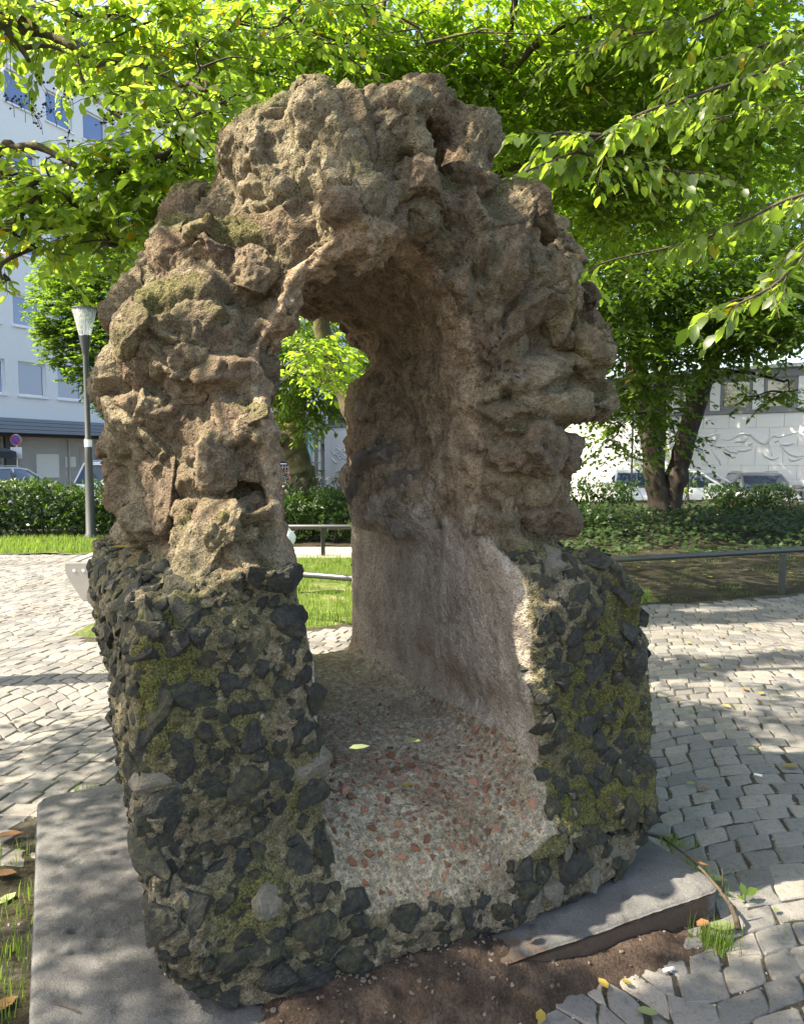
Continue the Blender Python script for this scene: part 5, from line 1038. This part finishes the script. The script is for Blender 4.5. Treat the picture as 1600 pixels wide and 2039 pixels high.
def car(label, x, y, rz, paint, L=4.4, Wd=1.78, H=1.46, wagon=False, z=-.2):
    o = thing('parked_car', label, 'car', (x, y, z), rz, 'cars parked along the street'); h = L/2; w = Wd/2; zb = H*.62
    def loft(secs, name, m, bev=.0):   # secs: (x, half width bottom, half width top, z0, z1)
        mb = MB(); V = []; F = []
        for xx, wb, wt, z0, z1 in secs: V += [(xx,-wb,z0),(xx,wb,z0),(xx,wb*1.0,(z0*.45+z1*.55)),(xx,wt,z1),(xx,-wt,z1),(xx,-wb,(z0*.45+z1*.55))]
        n = 6
        for i in range(len(secs)-1):
            for k in range(n): F.append((i*n+k, i*n+(k+1) % n, (i+1)*n+(k+1) % n, (i+1)*n+k))
        F.append(tuple(range(n))); F.append(tuple((len(secs)-1)*n+k for k in range(n))); mb.add(V, F); return mb.build(name, M[m], o, smooth=False, bevel=bev)
    loft([(-h, w*.80, w*.74, .30, zb-.12), (-h+.12, w*.95, w*.88, .24, zb-.02), (-h*.5, w, w*.93, .20, zb), (h*.35, w, w*.93, .20, zb), (h*.62, w*.99, w*.90, .20, zb-.07), (h-.12, w*.94, w*.82, .22, zb-.22), (h, w*.80, w*.7, .30, zb-.36)], 'body', paint, .03)
    rx = -h+.10 if wagon else -h+.42; rt = -h+.42 if wagon else -h+.95
    cab = [(rx, w*.84, w*.80, zb-.03, zb-.01), (rt, w*.90, w*.68, zb-.03, H-.035), (0, w*.91, w*.70, zb-.03, H-.02), (h*.16, w*.91, w*.68, zb-.03, H-.05), (h*.56, w*.86, w*.80, zb-.03, zb-.02)]
    loft(cab, 'greenhouse', 'car_glass')
    rf = MB(); V = []
    for xx, hw, zz in ((rt-.08, w*.68, H-.07), (rt+.15, w*.71, H-.01), (0, w*.73, H), (h*.12, w*.71, H-.02), (h*.20, w*.69, H-.06)): V += [(xx,-hw,zz-.035),(xx,hw,zz-.035),(xx,hw*.96,zz+.01),(xx,-hw*.96,zz+.01)]
    F = [(0,1,2,3), (16,19,18,17)]
    for i in range(4):
        for k in range(4): F.append((i*4+k, (i+1)*4+k, (i+1)*4+(k+1) % 4, i*4+(k+1) % 4))
    rf.add(V, F).build('roof', M[paint], o, bevel=.008)
    for s in (-1, 1):
        for a, b in (((rx+.02, s*w*.84, zb-.02), (rt-.02, s*w*.69, H-.04)), ((h*.56, s*w*.86, zb-.02), (h*.17, s*w*.69, H-.05)), ((-.05, s*w*.925, zb-.02), (-.05, s*w*.71, H-.03))): MB().tube([a, b], .035, 6).build('pillar', M[paint], o)
        MB().box(h*.36, s*w*1.0-.02, zb+.0, h*.46, s*w*1.0+.18*s, zb+.14).build('mirror', M[paint], o, bevel=.02); MB().tube([(rt, s*w*.64, H+.03), (0, s*w*.66, H+.045), (h*.1, s*w*.64, H+.03)], .014, 6).build('roof_rail', M['alu'], o)
        for xx in (-h*.6, h*.62):
            wm_ = MB(); wm_.tube([(xx, s*(w-.2), .31), (xx, s*(w+.005), .31)], .31, 20); wh = wm_.build('wheel', M['tyre'], o, bevel=.02); MB().tube([(xx, s*(w-.02), .31), (xx, s*(w+.012), .31)], .2, 16).build('rim', M['alu'], wh)
        MB().box(h-.16, s*w*.62-.16, zb-.42, h-.06, s*w*.62+.16, zb-.30).build('headlight', M['trim_white'], o, bevel=.02); MB().box(-h+.0, s*w*.66-.12, zb-.30, -h+.1, s*w*.66+.12, zb-.14).build('tail_light', M['sign_red'], o, bevel=.02)
    return o
ea = math.atan2(.91, .42)
car('silver estate car with roof rails parked behind the left hedge, nose to the right', -11.0, 20.0, ea, 'paint_silver', 4.6, 1.8, 1.58, True)
car('pale van-like car with roof rails parked behind the lamp post', -8.75, 24.7, ea, 'paint_white', 4.4, 1.8, 1.72, True)
car('small white car left of the twin trunks seen end on behind the thin hedge', 8.25, 26.2, R(-100), 'paint_white', 4.0, 1.75, 1.42, True)
car('white car with a long bonnet just right of the twin trunks', 10.2, 25.6, R(-40), 'paint_white', 4.4, 1.8, 1.40)
car('grey car with a bluish windscreen behind the dark rounded shrub', 12.2, 25.2, R(-100), 'paint_grey', 4.3, 1.78, 1.34)
MB().box(13.2, 24.2, -.3, 19, 24.6, .55).build('street_wall', M['mid_grey']); tag(bpy.data.objects['street_wall'], 'low plain grey wall beside the grey car at the right edge', 'wall')

# no stopping sign, parasol, boards
sg = thing('no_stopping_sign', 'round blue sign with red ring and slash on a post by the shop', 'sign', (*atY(32, 876, 24.6)[:2], -.3)); zc = atY(32, 876, 24.6)[2]+.3
MB().tube([(0, .03, 0), (0, .03, zc+.2)], .03, 8).build('post', M['alu'], sg); rr = 10.5/1460*24.6
def disc(r0, r1, y, name, m, n=40):
    mb = MB()
    if r0 == 0: mb.tube([(0, y, zc), (0, y-.006, zc)], r1, n)
    else:
        V = []; F = []
        for k in range(n):
            t = 2*math.pi*k/n; V += [(r0*math.cos(t), y, zc+r0*math.sin(t)), (r1*math.cos(t), y, zc+r1*math.sin(t)), (r1*math.cos(t), y-.005, zc+r1*math.sin(t)), (r0*math.cos(t), y-.005, zc+r0*math.sin(t))]
        for k in range(n):
            for j in range(4): F.append((k*4+j, k*4+(j+1) % 4, ((k+1) % n)*4+(j+1) % 4, ((k+1) % n)*4+j))
        mb.add(V, F)
    return mb.build(name, M[m], sg)
disc(0, rr*1.05, 0, 'rim', 'sign_white'); disc(0, rr*.98, -.008, 'face', 'sign_blue'); disc(rr*.80, rr*.99, -.015, 'ring', 'sign_red')
c45 = math.sqrt(.5)*rr*.85; MB().tube([(-c45, -.017, zc+c45), (c45, -.017, zc-c45)], .022, 4).build('slash', M['sign_red'], sg); MB().box(-.19, -.01, zc-.62, .19, 0, zc-.24).build('plate', M['sign_white'], sg)
pa = thing('parasol', 'dark grey parasol half out of the left edge in front of the shop', 'parasol', (*atY(-58, 905, 23.5)[:2], -.3)); mb = MB(); zc2 = atY(-58, 905, 23.5)[2]+.3
mb.lathe([(1.36, zc2-.12), (1.36, zc2+.10), (.7, zc2+.32), (.02, zc2+.55)], 8); mb.build('canopy', M['parasol'], pa); MB().tube([(0, 0, 0), (0, 0, zc2+.5)], .03, 8).build('pole', M['alu'], pa)
sb_ = thing('sign_board', 'dark board on a thin post seen at the right of the arch opening', 'sign', (*atY(716, 880, 16.0)[:2], 0)); z_ = atY(716, 880, 16.0)[2]
MB().tube([(0, 0, 0), (0, 0, z_+.1)], .025, 8).build('post', M['dark_grey'], sb_); MB().box(-.16, -.03, z_-.17, .16, -.028+.02, z_+.19).build('board', M['lamp_metal'], sb_)
ob = thing('striped_board', 'small orange and black striped board among the leaves right of the ruin', 'sign', tuple(atY(1262, 738, 24))); mb = MB(); m2 = MB()
for k in range(5): mb.prism([(-.30, -.42+k*.17), (.30, -.30+k*.17), (.30, -.21+k*.17), (-.30, -.33+k*.17)], -.02, 0); m2.prism([(-.30, -.335+k*.17), (.30, -.215+k*.17), (.30, -.13+k*.17), (-.30, -.25+k*.17)], -.018, -.002)
mb.build('orange_stripes', M['orange'], ob); m2.build('dark_stripes', M['dark_grey'], ob); MB().tube([(0, .03, -.4), (0, .03, -4.6)], .03, 6).build('post', M['dark_grey'], ob)
br = thing('bicycle_rack', 'low rack of thin looped bars behind the hedge, seen through the arch', 'bike rack', (-1.5, 17.2, 0)); mb = MB()
for k in range(9): mb.tube([(-.55+k*.17+.10*math.cos(t), .02*k, .95+.22*math.sin(t)) for t in np.linspace(-.9, 4.0, 12)], .011, 5)
mb.tube([(-.7, 0, .72), (1.1, 0, .72)], .014, 5); mb.tube([(-.7, 0, 0), (-.7, 0, .72)], .014, 5); mb.tube([(1.1, 0, 0), (1.1, 0, .72)], .014, 5); mb.build('hoops', M['dark_grey'], br)

# lamp post
bp = gnd(182, 1078); lp = thing('lamp_post', 'dark green lamp post with a flared clear glass top in front of the laurel hedge', 'street lamp', tuple(bp)); zt = atY(160, 615, bp[1])[2]; z0_ = atY(160, 668, bp[1])[2]; z1_ = atY(160, 705, bp[1])[2]
sc1 = bp[1]/1460
MB().lathe([(.115, 0), (.115, .14), (.095, .16), (.072, 1.6), (.066, 2.0), (.054, 2.02), (.05, z1_)], 20).build('pole', M['lamp_metal'], lp, smooth=True)
MB().lathe([(.05, z1_-.02), (.066, z1_+.06), (.11, z0_-.02), (.112, z0_), (.0, z0_)], 20).build('collar', M['lamp_metal'], lp, smooth=True)
MB().lathe([(.108, z0_+.002), (.225, zt), (.218, zt), (.10, z0_+.01)], 28).build('lamp_shade', M['clear_glass'], lp, smooth=True)
MB().lathe([(.0, zt+.03), (.23, zt+.012), (.235, zt-.005), (.0, zt-.004)], 28).build('cap', M['lamp_metal'], lp, smooth=True); MB().lathe([(.028, z0_+.005), (.028, zt-.12), (.06, zt-.10), (.06, zt-.01)], 12).build('lamp_core', M['alu'], lp, smooth=True)
mb = MB()
for k in range(12): a = 2*math.pi*k/12; mb.tube([(.106*math.cos(a), .106*math.sin(a), z0_+.005), (.219*math.cos(a), .219*math.sin(a), zt-.01)], .004, 4)
mb.build('shade_ribs', M['alu'], lp); MB().lathe([(.072, 1.84), (.071, 1.98)], 20).build('sticker', M['sign_white'], lp)
# bench
bq = gnd(160, 1197); bn = thing('bench', 'flat grey metal slat bench with angled plate legs on the left paving', 'bench', (*bq[:2], 0), R(5)); q1 = atY(130, 1121, bq[1]); bx0 = q1[0]-bq[0]; bz = q1[2]
for yy in (0, 1.75):
    MB().prism([(bx0, bz), (bx0+.95, bz), (bx0+.95, bz-.12), (bx0+.30, bz-.12), (bx0+.36, 0), (bx0+.18, 0), (bx0+.005, bz-.12)], yy, yy+.05).build('end_plate', M['bench_metal'], bn, bevel=.006)
    MB().prism([(bx0+.78, bz-.12), (bx0+.94, bz-.12), (bx0+.80, 0), (bx0+.66, 0)], yy+.003, yy+.047).build('leg', M['bench_metal'], bn, bevel=.005)
    for hx in (.10, .20): MB().tube([(bx0+hx, yy-.004, bz-.085), (bx0+hx, yy+.0, bz-.085)], .017, 12).build('bolt', M['trim_white'], bn)
for k in range(7): MB().box(bx0+.02+k*.135, .05, bz-.03, bx0+.115+k*.135, 1.75, bz+.012).build('slat', M['bench_metal'], bn, bevel=.006)
# railings
plain('rail_black', (.02, .022, .022), .5)
def railing(label, pts, posts, h=.5, r=.032, m='rail_metal'):
    o = thing('low_railing', label, 'railing', (*pts[0], 0), 0, 'low tube railings round the green areas'); p0 = np.array([*pts[0], 0])
    MB().tube([tuple(np.array([*p, h])-p0) for p in pts], r, 12).build('rail', M[m], o, smooth=True)
    for p in posts: MB().box(-.032, -.022, 0, .032, .022, h-.02).build('post', M[m], o, loc=tuple(np.array([*p, 0])-p0), rot=(0, 0, .28))
ra = [(2.2, 7.95), (2.9, 8.2), (3.7, 8.47), (4.86, 8.9), (6.2, 9.4), (8.0, 10.2)]
q = gnd(1570, 1186); railing('low dark tube railing along the shaded bed on the right', ra, [(q[0]-.03, q[1]+.12), (7.4, 9.95)])
rc = [atY(560, 1143, 7.1), atY(645, 1147, 6.92), atY(700, 1151, 6.78), atY(760, 1153, 6.7)]; railing('low shiny tube railing crossing the near edge of the lawn in the arch opening', [(-2.4, 7.6), *[tuple(p[:2]) for p in rc], (.6, 6.85), (1.4, 7.3)], [(-2.0, 7.42), (.9, 7.0)], h=float(rc[1][2]), r=.03)
railing('low black tube railing before the hedge seen through the arch', [(-4.2, 12.1), (3.0, 12.1)], [(atY(643, 1090, 12.1)[0], 12.1), (-3.6, 12.1), (1.2, 12.1)], h=float(atY(643, 1049, 12.1)[2]), r=.04, m='rail_black')
# white bag on a beige post
bb = thing('beige_post', 'short beige post beside the lawn just visible in the arch opening', 'bollard', (*atY(570, 1115, 8.6)[:2], 0)); zt2 = float(atY(565, 1093, 8.6)[2]); MB().lathe([(.075, 0), (.075, zt2-.01), (.06, zt2), (0, zt2)], 14).build('post', M['beige'], bb, smooth=True)
V, F = ico(4); P = V*np.array([.19, .13, .19]); P[:, 2] *= np.where(P[:, 2] > 0, 1.15, .8); P[:, 0] *= 1-.75*np.clip(P[:, 2]/.22, 0, 1)**1.3; P += fbm(V, 2.2, 3, 180)[:, None]*V*.016
wb = link('white_bag', mesh_np('white_bag', P, F.ravel(), np.full(len(F), 3), True, None, M['bag_white']), None, (atY(562, 1070, 8.6)[0]-.03, 8.6-.02, zt2+.145)); tag(wb, 'crumpled white bag with a teal leaf print on top of the beige post', 'bag')
mb = MB()
for k in range(5): a = -.7+k*.5; mb.tube([(-.05+.012*math.cos(a), -.131, -.03), (-.05+.06*math.cos(a)-.01, -.136, -.03+.06*math.sin(a)+.02), (-.05+.095*math.cos(a), -.128, -.02+.085*math.sin(a))], [.004, .013, .003], 6)
mb.build('leaf_print', M['bag_teal'], wb)

# ------------------------------------------------------------------ small things lying about
def on_floor(px, py):
    d = ray(px, py); t = 2.2
    for _ in range(40):
        p = np.array([0, 0, EYE])+d*t; u, v = w2uv(p[0], p[1]); i = np.argmin((BP2[:, 0]-u)**2+(BP2[:, 1]-v)**2+4*(BP2[:, 2]-p[2])**2+(BN[:, 2] < .3)); t += (BP2[i, 2]+.008-p[2])/d[2]*.6
    return np.array([0, 0, EYE])+d*t
def fallen(pos, size, ang, m, label, curl=.25, group=None, width=1.0):
    V = LV.copy(); V[:, 1] *= width; t = V[:, 0]-.5; V[:, 2] = .05+curl*(V[:, 1]**2*3+.5*t*t)+rng.normal(0, .03, 8)*curl; V[:, 0] -= .5
    c, s = math.cos(ang), math.sin(ang); V = np.stack([V[:, 0]*c-V[:, 1]*s, V[:, 0]*s+V[:, 1]*c, V[:, 2]], 1)*size
    if isinstance(m, str): m = M[m]
    o = link('fallen_leaf', mesh_np('fallen_leaf', V, [i for f in LF for i in f], [len(f) for f in LF], True, dict(rnd=np.full(8, rng.random())), m), None, tuple(pos)); return tag(o, label, 'leaf', group)
Y_, Gn, Bn = 'leaf_fallen', 'leaf_fallen_green', 'leaf_fallen_brown'
for px, py, sz, an, m, lb, cu in [(715,1491,.062,.3,Gn,'yellow green leaf lying on the dark dusty floor inside the arch',.3),(820,1477,.055,-.3,Gn,'pale green leaf right of the yellow one on the arch floor',.3),(812,1566,.05,.2,Y_,'narrow pale leaf among the red brick fragments on the arch floor',.6)]: fallen(on_floor(px, py), sz, an, m, lb, cu)
for px, py, sz, an, m, lb, cu in [(1425,1757,.085,-.2,Gn,'curled striped green leaf behind the grass tuft by the slab corner',.8),(1440,1848,.10,.1,Gn,'long pale green leaf below the slab corner',.25),(1398,1843,.06,.5,Bn,'crumpled brown leaf below the slab corner',.8),(1458,1812,.045,1.2,Bn,'small brown leaf at the foot of the slab corner under the twig',.8),(1076,2026,.055,1.4,Y_,'bright yellow leaf on the soil at the bottom edge',.3),(1288,2016,.06,-.4,Gn,'green leaf on the nearest cobbles at the bottom edge',.2),(1200,1962,.05,1.9,Y_,'pale bent leaf on the soil in front of the ruin',.7),(1247,1957,.035,-.6,Y_,'tiny yellow leaf beside the cigarette butt',.5),(18,1668,.11,.5,Bn,'large orange brown leaf left of the slab',.6),(10,1745,.09,.1,Bn,'dry brown leaf beside the slab, below the orange one',.6),(14,1792,.08,1.2,Gn,'green leaf in the grass left of the slab',.3),(6,2008,.09,1.0,Bn,'orange leaf in the bottom left corner',.6),(205,1588,.06,.2,Y_,'yellow leaf at the back edge of the slab',.3),(160,1592,.05,.9,Bn,'brown leaf in the grass behind the slab',.6),(1572,1527,.085,-.1,Y_,'yellow leaf lying on the cobbles near the right edge',.3),(1400,1574,.06,-.3,Bn,'brown leaf on the right cobbles beside a white scrap',.5),(1375,1560,.05,.1,Gn,'whitish leaf scrap on the right cobbles',.2),(1545,1812,.035,.5,Gn,'small green leaf between the nearest right cobbles',.3)]:
    p = gnd(px, py, .012); fallen(p, sz, an, m, lb, cu)
for px, py, sz, m, lb in [(243,1098,.075,Y_,'yellow leaf caught on the dark ledge of the left pier'),(272,1106,.06,Gn,'pale leaf lying on the left pier ledge beside the yellow one')]:
    c, _ = atv(px, py, 2.62); w = uv2w(*c); fallen(w+[0, 0, .01], sz, .4, m, lb, .3)
CN = {Y_: 'yellow', Gn: 'pale green', Bn: 'brown'}
for k in range(34):
    x = rng.uniform(2.9, 7.2); y = far_edge(x)+rng.uniform(.1, 3.4); m = [Y_, Gn, Y_, Bn][k % 4]; fallen((x, y, .05), rng.uniform(.06, .11), rng.uniform(0, 6.3), m, f'small {CN[m]} leaf fallen on the shaded soil beyond the right hand railing', .4, f'{CN[m]} leaves fallen on the shaded bed')
for k in range(26):
    y = rng.uniform(4.5, 8.0); x = rng.uniform(.38, .6)*y; m = [Y_, Bn][k % 2]
    if in_paving(x, y): fallen((x, y, .012), rng.uniform(.045, .08), rng.uniform(0, 6.3), m, f'small {CN[m]} leaf fallen on the far part of the right hand cobbles', .4, f'{CN[m]} leaves fallen on the right hand paving')
for px, py, an, lb in [(1330,1930,.3,'white cigarette butt on the nearest cobbles in front of the slab'),(1508,1543,-.5,'white cigarette butt on the cobbles near the right edge')]:
    p = gnd(px, py, .012); o = MB().tube([(-.019*math.cos(an), -.019*math.sin(an), 0), (.019*math.cos(an), .019*math.sin(an), 0)], .0055, 10).build('cigarette_butt', M['butt'], None, smooth=True, loc=tuple(p)); tag(o, lb, 'litter')
tw = [(1318,1668,.108),(1362,1700,.112),(1400,1735,.116),(1430,1770,.120),(1452,1800,.09),(1465,1830,.04),(1468,1850,.02)]; mb = MB(); pts = [gnd(*p) for p in tw]; mb.tube([tuple(p) for p in pts], [.003, .004, .005, .006, .008, .010, .011], 7)
b0 = gnd(1438, 1775, .12); mb.tube([tuple(b0), tuple(b0+[0, 0, .04]), tuple(b0+[-.004, .003, .08])], [.004, .003, .002], 5); o = mb.build('fallen_twig', M['bark_branch'], None, smooth=True); tag(o, 'thin broken twig lying across the right edge of the slab onto the cobbles', 'twig')
fallen(gnd(1392, 1722, .125), .07, -.8, Bn, 'dry brown leaf hanging on the broken twig on the slab', 1.0, None, .6); mb = MB(); mb.tube([tuple(gnd(105, 1995, .108)), tuple(gnd(130, 2003, .107)), tuple(gnd(158, 2015, .106))], .002, 5); tag(mb.build('small_stick', M['bark_branch']), 'tiny stick lying on the near left part of the slab', 'twig')
c = gnd(1482, 1800); sd_ = thing('seedling', 'tiny bright green seedling at the right corner of the slab', 'plant', tuple(c)); leaf_mesh('leaf_pair', np.array([[0, 0, .03], [0, 0, .03], [0, 0, .015]]), np.array([[.9, .2, .5], [-.2, .3, .9], [-.7, .2, .4]]), np.array([[0, -.5, 1.], [0, -1, .2], [0, -.4, 1]]), np.array([.055, .045, .03]), M['leaf_near'], np.array([.6, .8, .7]), sd_, 'thing'); MB().tube([(0, 0, -.01), (0, 0, .032)], .002, 5).build('stem', M['leaf_near'], sd_)
